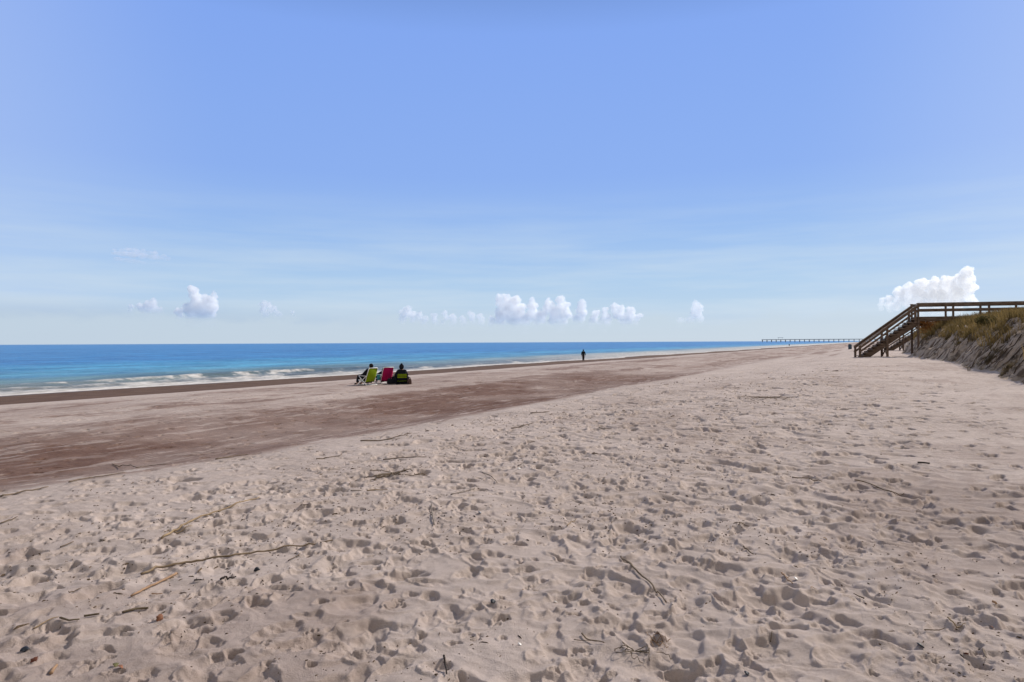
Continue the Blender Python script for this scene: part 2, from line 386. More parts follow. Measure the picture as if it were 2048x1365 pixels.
def sand_material(name, is_dune=False):
    m, t, b = mat_new(name); n = t.nodes.new; l = t.links.new
    at = n('ShaderNodeAttribute'); at.attribute_name = 'wetness'; se = n('ShaderNodeSeparateColor'); l(at.outputs['Color'], se.inputs[0])
    g = n('ShaderNodeNewGeometry')
    def noise(scale, detail=5, rough=.6, vec=None):
        q = n('ShaderNodeTexNoise'); q.inputs['Scale'].default_value = scale; q.inputs['Detail'].default_value = detail; q.inputs['Roughness'].default_value = rough
        l(vec or g.outputs['Position'], q.inputs['Vector']); return q.outputs[0]
    def rampn(src, a, b2, pos=(.3, .7)):
        r = n('ShaderNodeValToRGB'); l(src, r.inputs[0]); e = r.color_ramp.elements
        e[0].position, e[1].position = pos; e[0].color = (*a, 1); e[1].color = (*b2, 1); return r.outputs[0]
    def mix(f, a, b2, mode='MIX'):
        q = n('ShaderNodeMixRGB'); q.blend_type = mode
        for i, v_ in ((0, f), (1, a), (2, b2)):
            if isinstance(v_, (float, int)): q.inputs[i].default_value = v_
            elif isinstance(v_, tuple): q.inputs[i].default_value = (*v_, 1)
            else: l(v_, q.inputs[i])
        return q.outputs[0]
    if is_dune:
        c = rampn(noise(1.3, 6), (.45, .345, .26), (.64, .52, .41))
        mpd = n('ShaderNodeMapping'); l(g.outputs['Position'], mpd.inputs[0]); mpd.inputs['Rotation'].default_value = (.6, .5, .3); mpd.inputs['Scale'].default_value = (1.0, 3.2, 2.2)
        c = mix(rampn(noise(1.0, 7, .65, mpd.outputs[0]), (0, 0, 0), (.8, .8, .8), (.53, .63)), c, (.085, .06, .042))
    else: c = rampn(noise(.55, 6), DRY0, DRY1)
    c = mix(.55, c, rampn(noise(9, 8, .7), (.72, .70, .68), (1.18, 1.18, 1.18)), 'MULTIPLY')
    c = mix(.5, c, rampn(noise(420, 2, .8), (.55, .55, .56), (1.45, 1.43, 1.4), (.25, .75)), 'MULTIPLY')
    # specks of shell hash and dark bits
    c = mix(rampn(noise(95, 3, .7), (0, 0, 0), (1, 1, 1), (.70, .74)), c, (.16, .12, .10))
    if not is_dune:
        cm = rampn(noise(1.1, 6), (.118, .062, .044), (.205, .125, .094))
        cm = mix(.6, cm, rampn(noise(14, 8, .7), (.7, .7, .7), (1.3, 1.3, 1.3)), 'MULTIPLY')
        c = mix(se.outputs[0], c, cm)
        cw = rampn(noise(.8, 4), (.085, .045, .026), (.14, .082, .052))
        c = mix(se.outputs[1], c, cw)
        c = mix(se.outputs[2], c, (.11, .085, .07))
        ro = n('ShaderNodeMapRange'); l(se.outputs[2], ro.inputs[0]); ro.inputs[3].default_value = .9; ro.inputs[4].default_value = .4
        l(ro.outputs[0], b.inputs['Roughness'])
        spm = n('ShaderNodeMapRange'); l(se.outputs[1], spm.inputs[0]); spm.inputs[3].default_value = .12; spm.inputs[4].default_value = .22; l(spm.outputs[0], b.inputs['Specular IOR Level'])
    else:
        b.inputs['Roughness'].default_value = .95; b.inputs['Specular IOR Level'].default_value = .1
    l(c, b.inputs['Base Color'])
    ad = n('ShaderNodeMath'); ad.operation = 'MULTIPLY_ADD'; l(noise(28 if not is_dune else 5, 8, .7), ad.inputs[0]); ad.inputs[1].default_value = 1.0
    l(noise(150, 3, .7), ad.inputs[2])
    bu = n('ShaderNodeBump'); bu.inputs['Distance'].default_value = .012 if not is_dune else .07; bu.inputs['Strength'].default_value = .8
    l(ad.outputs[0], bu.inputs['Height']); l(bu.outputs[0], b.inputs['Normal'])
    return m
DRY0, DRY1 = (.42, .342, .298), (.53, .442, .392)
M_sand = sand_material('beach_sand'); M_dune = sand_material('dune_sand', True)
tag(sub_mesh('beach', ~fd, M_sand), kind='structure', label='pale footprinted sand beach running down to the surf')
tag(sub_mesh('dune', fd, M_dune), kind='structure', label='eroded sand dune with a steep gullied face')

# ------------------------------------------------------------------ sea
tS = np.radians(np.linspace(-62, 42, 1000)); rS = [18.0]
while rS[-1] < 90000: rS.append(rS[-1]*(1.0055 if rS[-1] < 400 else 1.02))
rS = np.array(rS); RS, TS = np.meshgrid(rS, tS, indexing='ij')
SX, SY = RS*np.sin(TS), RS*np.cos(TS); s0, q0 = sq(SX, SY)
sw = s0 + 1.6*fbm(q0/26., s0/60., 2, 4) + .5*fbm(q0/6., s0/14., 3, 5)
def crest(c, wf, wb, a):
    d_ = sw-c; return a*np.exp(-(d_/np.where(d_ > 0, wf, wb))**2)
brk = .5+.5*fbm(q0/30.+2, s0/90., 3, 6)
zs = SEA + crest(-9.5, .8, 2.6, .42)*np.clip(.35+1.1*(brk-.4), .15, 1) + crest(-5, .6, 1.5, .13) + crest(-2.2, .4, 1.2, .05)
brk2 = .5+.5*fbm(q0/24.+12, s0/90., 3, 8)
zs += crest(-19, 1.4, 3.5, .25)*brk2 + crest(-31, 2.5, 5, .22) + crest(-46, 3, 6, .2) + crest(-64, 4, 8, .18)
amp = np.clip((-sw-2)/20, 0, 1)*(RS < 700)
zs += amp*(.10*fbm(q0/5., sw/1.9, 4, 1) + .04*fbm(q0/1.3, sw/.7, 3, 2)*(RS < 150))
zs += .03*fbm(q0/1.5, s0/.8, 3, 3)*(RS < 150)*ss(-sw, .5, 2.5)*(1-ss(-sw, 9, 12))
# thin swash lies on the sand at the edge
zs = np.where(sw > -1, np.maximum(zs, SEA), zs)
fn = fbm(q0/1.6, sw/.9, 5, 7, .6); fn2 = fbm(q0/7., sw/3., 4, 9)
foam = .8*ss(fn + 1.0*(brk-.36) + .35*ss(sw, -6.5, -2.5) + .45*fn2, .30, .75)*ss(sw, -10.4, -9.4)
foam = np.maximum(foam, ss(sw + .45*fn + .3*fn2, -1.1, -.5)); foam = np.maximum(foam, .55*ss(sw+1.6*fn+1.5*fn2, -3.6, -1.6))
foam = np.maximum(foam, ss(fn+.5*brk, .52, .75)*ss(sw, -20.2, -19.2)*(1-ss(sw, -17.8, -15.5))*.5*ss(brk2, .45, .7))
zb_s = np.full(SX.shape, -9.); nm = (s0 > -12) & (s0 < 9)
zb_s[nm] = base_z(SX[nm], SY[nm]); dpt = SEA - zb_s + .02*fn
foam = np.maximum(foam, np.where(nm, 1-ss(dpt, .035, .07), 0))
foam = np.maximum(foam, .75*ss(Q.mean()*0+q0, 140, 420)*ss(sw, -34, -12))
foam = np.maximum(foam, .55*ss(q0, 60, 160)*ss(sw + 6*fn2, -26, -10))
dep = np.clip(-sw/70, 0, 1)
sc_att = np.stack([np.clip(foam, 0, 1), dep, np.zeros_like(dep), np.ones_like(dep)], -1).astype(np.float32).reshape(-1, 4)
n0, n1_ = SX.shape; ii = np.arange(n0*n1_, dtype=np.int32).reshape(n0, n1_)
qs = np.stack([ii[:-1, :-1], ii[:-1, 1:], ii[1:, 1:], ii[1:, :-1]], -1).reshape(-1, 4)[:, ::-1]
qs = qs[(s0.ravel() < 9)[qs].all(1)]
Vs = np.stack([SX, SY, zs], -1).reshape(-1, 3); used = np.unique(qs); mp_ = np.zeros(len(Vs), np.int32); mp_[used] = np.arange(len(used))
m, t, b = mat_new('sea_water'); n = t.nodes.new; l = t.links.new
at = n('ShaderNodeAttribute'); at.attribute_name = 'water'; se = n('ShaderNodeSeparateColor'); l(at.outputs['Color'], se.inputs[0])
g = n('ShaderNodeNewGeometry')
mpn = n('ShaderNodeMapping'); mpn.vector_type = 'POINT'; l(g.outputs['Position'], mpn.inputs[0]); mpn.inputs['Rotation'].default_value = (0, 0, TH)
def wnoise(sx, sy, detail=4):
    a_ = n('ShaderNodeMapping'); l(mpn.outputs[0], a_.inputs[0]); a_.inputs['Scale'].default_value = (sx, sy, .001)
    q_ = n('ShaderNodeTexNoise'); l(a_.outputs[0], q_.inputs['Vector']); q_.inputs['Scale'].default_value = 1; q_.inputs['Detail'].default_value = detail; q_.inputs['Roughness'].default_value = .6
    return q_.outputs[0]
rp = n('ShaderNodeValToRGB')
pert = n('ShaderNodeMath'); pert.operation = 'MULTIPLY_ADD'; l(wnoise(.09, .018), pert.inputs[0]); pert.inputs[1].default_value = .22
sub_ = n('ShaderNodeMath'); sub_.operation = 'SUBTRACT'; l(se.outputs[1], sub_.inputs[0]); sub_.inputs[1].default_value = .11
l(sub_.outputs[0], pert.inputs[2]); l(pert.outputs[0], rp.inputs[0])
e = rp.color_ramp.elements
WST = [(0, (.21, .195, .165)), (.12, (.15, .18, .165)), (.24, (.12, .22, .24)), (.42, (.08, .29, .46)), (.75, (.055, .265, .48)), (1, (.035, .20, .46))]
while len(e) > 1: e.remove(e[-1])
for i, (p, c) in enumerate(WST):
    k_ = e[0] if i == 0 else e.new(p); k_.position = p; k_.color = (*c, 1)
vr = n('ShaderNodeValToRGB'); l(wnoise(.35, .07, 6), vr.inputs[0]); vr.color_ramp.elements[0].position = .33; vr.color_ramp.elements[0].color = (.45, .52, .62, 1); vr.color_ramp.elements[1].position = .68; vr.color_ramp.elements[1].color = (1.4, 1.32, 1.22, 1)
vr2 = n('ShaderNodeValToRGB'); l(wnoise(.05, .012, 6), vr2.inputs[0]); vr2.color_ramp.elements[0].position = .38; vr2.color_ramp.elements[0].color = (.66, .76, .84, 1); vr2.color_ramp.elements[1].position = .62; vr2.color_ramp.elements[1].color = (1.3, 1.2, 1.12, 1)
mu0 = n('ShaderNodeMixRGB'); mu0.blend_type = 'MULTIPLY'; mu0.inputs[0].default_value = .8; l(rp.outputs[0], mu0.inputs[1]); l(vr2.outputs[0], mu0.inputs[2])
mu = n('ShaderNodeMixRGB'); mu.blend_type = 'MULTIPLY'; mu.inputs[0].default_value = .9; l(mu0.outputs[0], mu.inputs[1]); l(vr.outputs[0], mu.inputs[2])
l(mu.outputs[0], b.inputs['Base Color']); b.inputs['Roughness'].default_value = .32; b.inputs['IOR'].default_value = 1.33; b.inputs['Specular IOR Level'].default_value = .22
wv = n('ShaderNodeMath'); wv.operation = 'ADD'; l(wnoise(1.6, .45, 5), wv.inputs[0]); l(wnoise(.28, .06, 4), wv.inputs[1])
bp = n('ShaderNodeBump'); l(wv.outputs[0], bp.inputs['Height']); bp.inputs['Distance'].default_value = .5; bp.inputs['Strength'].default_value = .8; l(bp.outputs[0], b.inputs['Normal'])
fo = n('ShaderNodeBsdfDiffuse')
fc = n('ShaderNodeValToRGB'); l(wnoise(3, 1.2, 6), fc.inputs[0]); fc.color_ramp.elements[0].position = .3; fc.color_ramp.elements[0].color = (.38, .345, .30, 1); fc.color_ramp.elements[1].position = .62; fc.color_ramp.elements[1].color = (.76, .725, .68, 1)
l(fc.outputs[0], fo.inputs[0])
msx = n('ShaderNodeMixShader'); l(se.outputs[0], msx.inputs[0]); l(b.outputs[0], msx.inputs[1]); l(fo.outputs[0], msx.inputs[2])
l(msx.outputs[0], t.nodes['Material Output'].inputs[0])
so = np_mesh('sea', Vs[used], mp_[qs], m)
a = so.data.color_attributes.new('water', 'FLOAT_COLOR', 'POINT'); a.data.foreach_set('color', sc_att[used].ravel())
tag(so, kind='structure', label='blue sea with foaming surf along the beach')

# ------------------------------------------------------------------ clouds
def cloud_mat(name, fade_m, dens, col=(1, .995, .98), size=60.):
    m, t, b = mat_new(name); t.nodes.remove(b); n = t.nodes.new; l = t.links.new
    tcn = n('ShaderNodeTexCoord'); sx = n('ShaderNodeSeparateXYZ'); l(tcn.outputs['Object'], sx.inputs[0])
    nn = n('ShaderNodeTexNoise'); l(tcn.outputs['Object'], nn.inputs['Vector']); nn.inputs['Scale'].default_value = 1/size; nn.inputs['Detail'].default_value = 5; nn.inputs['Roughness'].default_value = .65
    mr_ = n('ShaderNodeMapRange'); mr_.interpolation_type = 'SMOOTHSTEP'; l(sx.outputs['Z'], mr_.inputs[0])
    mr_.inputs[1].default_value = 0; mr_.inputs[2].default_value = fade_m; mr_.inputs[3].default_value = .02; mr_.inputs[4].default_value = 1
    mn = n('ShaderNodeMapRange'); l(nn.outputs[0], mn.inputs[0]); mn.inputs[1].default_value = .40; mn.inputs[2].default_value = .56; mn.inputs[3].default_value = .4; mn.inputs[4].default_value = 1.2
    mu_ = n('ShaderNodeMath'); mu_.operation = 'MULTIPLY'; l(mr_.outputs[0], mu_.inputs[0]); l(mn.outputs[0], mu_.inputs[1])
    m3_ = n('ShaderNodeMath'); m3_.operation = 'MULTIPLY'; l(mu_.outputs[0], m3_.inputs[0]); m3_.inputs[1].default_value = dens
    pv = n('ShaderNodeVolumeScatter'); pv.inputs['Color'].default_value = (*col, 1); pv.inputs['Anisotropy'].default_value = .35
    l(m3_.outputs[0], pv.inputs['Density']); l(pv.outputs[0], t.nodes['Material Output'].inputs['Volume'])
    return m
def cloud(label, puffs, dist, base_py, fade_px=28, seed=0, alpha=1.0, col=(1, .995, .98), flat=1.0, od=1.7):
    """puffs: (px, py, radius px) read off the sky, turned into metres at the cloud's own distance"""
    rnd = random.Random(seed); f = dist/1334.
    cx = sum(p[0] for p in puffs)/len(puffs); zb = 1.6 + (686-base_py)*f
    org = Vector(((cx-1024)*f, dist, zb)); allp = []
    for (px, py, r) in puffs:
        allp.append((px, py, r*.9, 0)); allp.append((px+rnd.uniform(-4, 4), py+r*.9+2, r*.95, .3)); allp.append((px+rnd.uniform(-8, 8), py+r*1.7+5, r*.9, .1))
        for k_ in range(6):
            a_ = rnd.uniform(-.2, math.pi+.2); r2 = r*rnd.uniform(.28, .55)
            allp.append((px+math.cos(a_)*r*.78, py-math.sin(a_)*r*.75, r2, rnd.uniform(-.7, .3)))
    V = []; F = []
    for (px, py, r, dy) in allp:
        b2 = bmesh.new(); bmesh.ops.create_icosphere(b2, subdivisions=3, radius=1)
        c = Vector(((px-1024)*f, dist+dy*r*f, 1.6+(686-py)*f)) - org; n_ = len(V)
        for v_ in b2.verts: V.append(c + Vector((v_.co.x, v_.co.y, v_.co.z*flat))*r*f)
        F += [tuple(v_.index+n_ for v_ in f_.verts) for f_ in b2.faces]; b2.free()
    o = np_mesh('cloud', np.array(V), np.array(F), None)
    o.location = org
    md = o.modifiers.new('r', 'REMESH'); md.mode = 'VOXEL'; md.voxel_size = 1.1*f
    dg = bpy.context.evaluated_depsgraph_get(); me2 = D.meshes.new_from_object(o.evaluated_get(dg)); o.modifiers.clear(); o.data = me2
    nv = len(me2.vertices); co = np.empty(nv*3); me2.vertices.foreach_get('co', co); co = co.reshape(-1, 3)
    no = np.empty(nv*3); me2.vertices.foreach_get('normal', no); no = no.reshape(-1, 3)
    p = co/f
    dsp = 3.4*fbm((p[:, 0]+p[:, 1]*.6)/9+seed, (p[:, 2]+p[:, 1]*.4)/7, 4, seed, .62)
    co = co + no*dsp[:, None]*f
    me2.vertices.foreach_set('co', co.ravel().astype(np.float32)); me2.update()
    me2.materials.clear(); me2.materials.append(cloud_mat('cloud_vapour', fade_px*f, od*alpha/(10*f), col, 7*f))
    tag(o, label, 'cloud'); return o
CL = 9000
cloud('small ragged white cloud with a pointed top, left of the taller left cloud', [(306, 603, 9), (296, 610, 10), (281, 613, 8), (262, 612, 6), (317, 618, 7)], CL, 626, 16, 1, .8)
cloud('tall white two-headed cumulus cloud over the sea at left', [(387, 580, 11), (391, 594, 11), (427, 586, 6), (417, 601, 14), (400, 612, 15), (424, 616, 13), (378, 618, 12), (358, 622, 9)], CL, 638, 22, 2)
cloud('faint small cloud with a rounded top above the sea near mid left', [(528, 609, 8), (540, 611, 7), (549, 616, 6), (525, 624, 6), (585, 625, 5), (560, 630, 6)], CL, 636, 18, 3, .7)
cloud('low faint cloud puff above the seated people', [(815, 620, 8), (806, 630, 9), (825, 632, 9), (838, 630, 7)], CL, 650, 24, 4, .75)
cloud('flat low cloud bank just left of the tall white towers', [(868, 632, 7), (890, 628, 7), (905, 635, 8), (942, 630, 7), (960, 636, 8), (925, 640, 8), (850, 640, 8)], CL, 654, 24, 5, .7)
cloud('largest white cumulus of the middle bank with stacked towers', [(998, 599, 9), (1012, 597, 9), (1030, 604, 12), (1038, 622, 14), (1015, 618, 12), (1000, 630, 12), (1052, 635, 12), (1065, 605, 8), (1066, 616, 10), (1080, 630, 10), (1096, 608, 9), (1106, 620, 12), (1120, 602, 10), (1131, 612, 9), (1125, 632, 12), (985, 642, 9)], CL, 655, 26, 6)
cloud('narrow upright white cloud tower beside the largest middle cumulus', [(1165, 607, 8), (1164, 616, 9), (1163, 628, 10), (1150, 640, 8)], CL, 650, 20, 7)
cloud('stepped white cloud sloping down right of the narrow cloud tower', [(1192, 630, 8), (1211, 624, 7), (1229, 615, 8), (1241, 623, 9), (1262, 626, 9), (1278, 634, 6), (1250, 638, 9), (1215, 640, 9), (1185, 643, 7)], CL, 655, 22, 8, .92)
cloud('faint lone hazy cloud puff left of the pier', [(1391, 612, 8), (1397, 622, 9), (1389, 632, 9), (1360, 646, 7), (1375, 644, 7)], CL, 652, 24, 9, .55)
cloud('large bright cumulus cloud behind the wooden boardwalk stairs', [(1935, 552, 13), (1920, 562, 12), (1942, 566, 10), (1895, 572, 14), (1870, 575, 15), (1845, 578, 14), (1822, 583, 13), (1800, 592, 12), (1780, 603, 9), (1765, 606, 6), (1840, 598, 18), (1875, 598, 20), (1910, 592, 18), (1940, 585, 12), (1850, 620, 20), (1900, 618, 20)], CL, 640, 60, 10, .95)
cloud('thin grey-mauve smudge of cloud high at left', [(235, 504, 10), (252, 505, 12), (268, 507, 14), (285, 509, 15), (302, 512, 14), (318, 514, 12), (333, 517, 9)], 7000, 528, 22, 11, .30, (.55, .53, .66), .42, 2.6)

# ------------------------------------------------------------------ wooden walkovers
M_wood = simple('weathered_timber', (.10, .062, .042), .8, .2, .4, 3.0, .004, (.21, .145, .105), (1, 1, 8))
M_wood2 = simple('weathered_tread', (.17, .115, .08), .8, .2, .3, 4.0, .004, (.29, .215, .16))
def walkover(T, u, label, zdeck, nstep, riser, tread, wid=1.2, spans=9, zrail=.86, gdrop=.35):
    """T: top corner of the near side; u: inland direction along the deck; stairs go down the other way"""
    root = empty('beach_walkover', (T[0], T[1], zdeck), 0, label, 'boardwalk')
    u = Vector((u[0], u[1], 0)).normalized(); v = Vector((-u.y, u.x, 0)); Z_ = Vector((0, 0, 1))
    def P(a_, b_, c_): return u*a_ + v*b_ + Z_*c_
    def ground(a_, b_):
        p = P(a_, b_, 0); return zsand(T[0]+p.x, T[1]+p.y) - zdeck
    run = nstep*tread; drop = nstep*riser; zst = zrail-.12
    # stair
    for b_ in (0.03, wid-.03):
        MB().beam(P(.0, b_, -.37), P(-run-.02, b_, -drop-.34), .045, .29).build('stringer', M_wood, root)
    for k in range(nstep):
        z_ = -(k+1)*riser + riser*.5
        MB().beam(P(-(k+.5)*tread, -.07, -(k+.0)*riser-riser+.02+.0), P(-(k+.5)*tread, wid+.07, -(k)*riser-riser+.02), tread+.05, .045).build('tread', M_wood2, root)
        MB().beam(P(-k*tread-.02, .06, -k*riser-riser*.5-.02), P(-k*tread-.02, wid-.06, -k*riser-riser*.5-.02), .025, riser*.72).build('riser', M_wood, root)
    sl_ = Vector((1, 0, riser/tread)).normalized()
    for b_ in (-.07, wid+.07):
        # newel posts: foot, middle, top
        for k_, a_ in enumerate((-run-.02, -run*.52, -.10)):
            zt = a_*riser/tread + zst; zg = (ground(a_, b_)-gdrop if k_ < 2 else -.40)
            MB().beam(P(a_, b_, zg), P(a_, b_, zt-.03), .12, .12, up=u).build('post', M_wood, root)
        a0, a1 = -run-.12, 0.02
        MB().beam(P(a0, b_, a0*riser/tread+zst-.02), P(a1, b_, a1*riser/tread+zst-.02), .15, .045).build('handrail', M_wood2, root)
        MB().beam(P(a0+.04, b_-.05 if b_ < 0 else b_+.05, a0*riser/tread+zst-.13), P(a1, b_-.05 if b_ < 0 else b_+.05, a1*riser/tread+zst-.11), .04, .13).build('rail_board', M_wood, root)
        MB().beam(P(a0+.04, b_-.05 if b_ < 0 else b_+.05, a0*riser/tread+zst-.40), P(a1, b_-.05 if b_ < 0 else b_+.05, a1*riser/tread+zst-.38), .04, .12).build('mid_rail', M_wood, root)
    am = -run*.52; g0 = max(ground(am, 0), ground(am, wid))
    zs_ = am*riser/tread-.42
    mb = MB(); mb.beam(P(am, -.05, g0+.08), P(am, wid+.05, zs_), .04, .10); mb.beam(P(am+.045, -.05, zs_), P(am+.045, wid+.05, g0+.08), .04, .10)
    mb.build('cross_brace', M_wood, root)
    MB().beam(P(am, -.1, zs_+.08), P(am, wid+.1, zs_+.08), .05, .16).build('stair_beam', M_wood, root)
    # deck
    Ld = spans*1.93
    mb = MB(); nb = int(Ld/.15)
    for k in range(nb): mb.beam(P(.02+k*.15+.07, -.04, -.02), P(.02+k*.15+.07, wid+.04, -.02), .138, .038)
    mb.build('deck_boards', M_wood2, root)
    for b_ in (0, wid):
        MB().beam(P(-.02, b_, -.16), P(Ld, b_, -.16), .05, .22).build('rim_joist', M_wood, root)
        q_ = -.055 if b_ == 0 else wid+.055
        for k in range(spans+1):
            a_ = .06 + k*1.93
            zg = min(ground(a_, b_)-gdrop, -.4)
            MB().beam(P(a_, q_, zg), P(a_, q_, zrail-.045), .10, .10, up=u).build('post', M_wood, root)
        MB().beam(P(-.02, q_, zrail-.02), P(Ld, q_, zrail-.02), .15, .042).build('handrail', M_wood2, root)
        q2 = q_-.07 if b_ == 0 else q_+.07
        MB().beam(P(0.0, q2, zrail-.12), P(Ld, q2, zrail-.12), .038, .14).build('rail_board', M_wood, root)
        MB().beam(P(0.0, q2, .42), P(Ld, q2, .42), .038, .13).build('mid_rail', M_wood, root)
        MB().beam(P(.1, b_+(.10 if b_ == 0 else -.1), -.75), P(-.45, b_+(.10 if b_ == 0 else -.1), -.36), .04, .09).build('knee_brace', M_wood, root)
    MB().beam(P(.12, -.1, -.36), P(.12, wid+.1, -.36), .05, .18).build('deck_beam', M_wood, root)
    # boarded landing side
    return root
UW = (.963, -.27)
walkover((25.5, 42.0), UW, 'nearer brown timber boardwalk with its stairs coming down onto the open sand', 3.10, 13, .192, .25)
x2, y2 = 43.1, 70.0
walkover((x2, y2), UW, 'farther timber boardwalk half hidden behind the nearer stairs and dune', 2.95, 13, .185, .27, spans=8)

# ------------------------------------------------------------------ dune vegetation
def scatter_blades(name, pts, h, wdt, mat, seed, lean=.35, n=(6, 14), spread=.12, kind=None, parent=None, wind=(-.5, .1)):
    rg_ = np.random.default_rng(seed); V = []; F = []
    for (x, y, z, sc_) in pts:
        for k in range(rg_.integers(*n)):
            a_ = rg_.uniform(0, 2*math.pi); rr0 = abs(rg_.normal(0, spread))*sc_
            bx, by_ = x+math.cos(a_)*rr0, y+math.sin(a_)*rr0
            hh = h*sc_*rg_.uniform(.45, 1.1); la = rg_.uniform(0, 2*math.pi); le = lean*rg_.uniform(.2, 1.4)*hh
            dx = math.cos(la)*le + wind[0]*hh*.3; dy = math.sin(la)*le + wind[1]*hh*.3
            px_, py_ = -math.sin(la)*wdt/2, math.cos(la)*wdt/2
            b0 = len(V)
            for t_, wk in ((0, 1), (.5, .8), (1, .12)):
                cx_ = bx+dx*t_*t_; cy_ = by_+dy*t_*t_; cz = z-.03+hh*(t_-.18*t_*t_)
                V.append((cx_-px_*wk, cy_-py_*wk, cz)); V.append((cx_+px_*wk, cy_+py_*wk, cz))
            F += [(b0, b0+1, b0+3, b0+2), (b0+2, b0+3, b0+5, b0+4)]
    o = np_mesh(name, np.array(V), np.array(F), mat, parent, smooth=False)
    return o
def from_sq(s_, q_):
    """shore coordinates back to x, y"""
    # s = CA*(x+51-.56y); q = x*SA+y*CA
    A = np.array([[CA, -.56*CA], [SA, CA]]); r_ = np.linalg.solve(A, np.array([s_-CA*51, q_])); return float(r_[0]), float(r_[1])
M_grass = simple('dune_grass_blades', (.13, .10, .036), .8, .15, .5, .9, 0, (.34, .235, .09), trans=.35)
rg2 = np.random.default_rng(3); pts = []
while len(pts) < 9500:
    q_ = rg2.uniform(14, 80); s_ = 45.5 + rg2.uniform(0, 11)
    x, y = from_sq(s_, q_)
    d2 = float(dune_add(np.array([x]), np.array([y]))[1][0])
    nz_ = float(fbm(np.array([x/1.6]), np.array([y/1.6]), 3, 5)[0])
    if d2 + .9*nz_ > 1.2 and (d2 < 6 or rg2.uniform() < .5) and nz_ > -.35:
        pts.append((x, y, zsand(x, y), rg2.uniform(.4, 1.45)))
tag(scatter_blades('dune_grass', pts, .50, .022, M_grass, 4, n=(9, 20), spread=.16), 'olive and straw coloured grass covering the dune top', 'grass', kind='stuff')
M_oats = simple('sea_oat_stalks', (.22, .16, .09), .8, .15, .3, 2, 0, (.35, .27, .16), trans=.2)
k = 0
for (s_, q_, hh) in [(53.5, 33.5, 1.5), (54.4, 36, 1.6), (55.5, 34, 1.45), (53.4, 38.4, 1.35), (55.2, 39.5, 1.5), (56.5, 36, 1.6)]:
    x, y = from_sq(s_, q_); z = zsand(x, y); rnd = random.Random(int(s_*10+q_))
    r0 = empty('sea_oats', (x, y, z), 0, ['sea oats rising behind the rail nearest the boardwalk stairs', 'second clump of tall sea oats behind the boardwalk rail', 'sea oats between the middle posts of the boardwalk rail', 'short clump of sea oats low behind the boardwalk rail', 'sea oats behind the boardwalk rail near the right edge', 'tallest sea oats farthest back behind the boardwalk'][k], 'sea oats', 'sea oats behind the boardwalk rail')
    for j in range(14):
        a_ = rnd.uniform(0, 6.28); r_ = abs(rnd.gauss(0, .35)); bx, by_ = math.cos(a_)*r_, math.sin(a_)*r_
        h_ = hh*rnd.uniform(.7, 1.05); lx, ly = rnd.uniform(-.25, .05), rnd.uniform(-.1, .1)
        gz_ = zsand(x+bx, y+by_)-z-.03
        stk = MB().tube([(bx, by_, gz_), (bx+lx*.3, by_+ly*.3, gz_+h_*.5), (bx+lx, by_+ly, gz_+h_)], [.006, .005, .004], 4).build('stalk', M_oats, r0)
        MB().tube([(bx+lx, by_+ly, gz_+h_), (bx+lx*1.4, by_+ly*1.3, gz_+h_+.12), (bx+lx*1.9, by_+ly*1.6, gz_+h_+.15)], [.006, .022, .005], 5).build('seed_head', M_oats, stk)
    k += 1

def bush(name, loc, rx, ry, rz, mat, label, cat, seed, n=2600, leaf=.045):
    rnd = np.random.default_rng(seed); root = empty(name, loc, 0, label, cat)
    st = MB()
    for k in range(9):
        a_ = rnd.uniform(0, 6.28); e_ = rnd.uniform(.3, .9)
        st.tube([(0, 0, -.05), (math.cos(a_)*rx*e_*.5, math.sin(a_)*ry*e_*.5, rz*.5), (math.cos(a_)*rx*e_, math.sin(a_)*ry*e_, rz*rnd.uniform(.6, 1.2))], [.02, .012, .004], 5)
    st.build('stems', M_wood, root)
    V = []; F = []
    cl = [(rnd.uniform(-1, 1)*.8, rnd.uniform(-1, 1)*.8, rnd.uniform(.25, 1.0), rnd.uniform(.25, .5)) for _ in range(16)]
    for k in range(n):
        c = cl[rnd.integers(0, len(cl))]
        d_ = rnd.normal(0, 1, 3); d_ /= np.linalg.norm(d_); r_ = c[3]*rnd.uniform(.5, 1.05)
        p = np.array([(c[0]+d_[0]*r_)*rx, (c[1]+d_[1]*r_)*ry, max(.0, (c[2]+d_[2]*r_)*rz)])
        a_ = rnd.normal(0, 1, 3); a_ /= np.linalg.norm(a_); b_ = np.cross(a_, d_); b_ /= (np.linalg.norm(b_)+1e-6)
        a_ *= leaf*rnd.uniform(.6, 1.4); b_ *= leaf*.4; i_ = len(V)
        V += [p-a_, p+b_, p+a_, p-b_]; F.append((i_, i_+1, i_+2, i_+3))
    np_mesh('foliage', np.array(V), np.array(F), mat, root, smooth=False)
    return root
M_root = simple('dead_roots', (.05, .035, .024), .9, .1, .4, 3, 0, (.17, .125, .09))
mb = MB(); rgr = random.Random(4); k = 0
while k < 520:
    q_ = rgr.uniform(20, 62); s_ = 45.6 + rgr.uniform(0, 5); x, y = from_sq(s_, q_)
    d2 = float(dune_add(np.array([x]), np.array([y]))[1][0])
    if not (.5 < d2 < 2.2): continue
    k += 1; pts_ = []; d_free = d2; dq = rgr.uniform(-.5, .1); n_ = 6; ln = min(rgr.uniform(.3, 1.3), d_free-.15); rad = rgr.uniform(.008, .026)
    for j in range(n_):
        t_ = j/(n_-1); xx, yy = from_sq(s_-ln*t_, q_+dq*ln*t_+.05*math.sin(j*2.1+k))
        pts_.append((xx, yy, zsand(xx, yy)+rad*.5+.03*rgr.random()))
    mb.tube(pts_, [rad*(1-.75*j/(n_-1)) for j in range(n_)], 5)
tag(mb.build('dead_roots', M_root, None, True), 'dark dead roots and runners trailing down the dune face', 'roots', kind='stuff')
M_rust = simple('rust_foliage', (.16, .065, .018), .8, .15, .5, 3, 0, (.34, .15, .04), trans=.3)
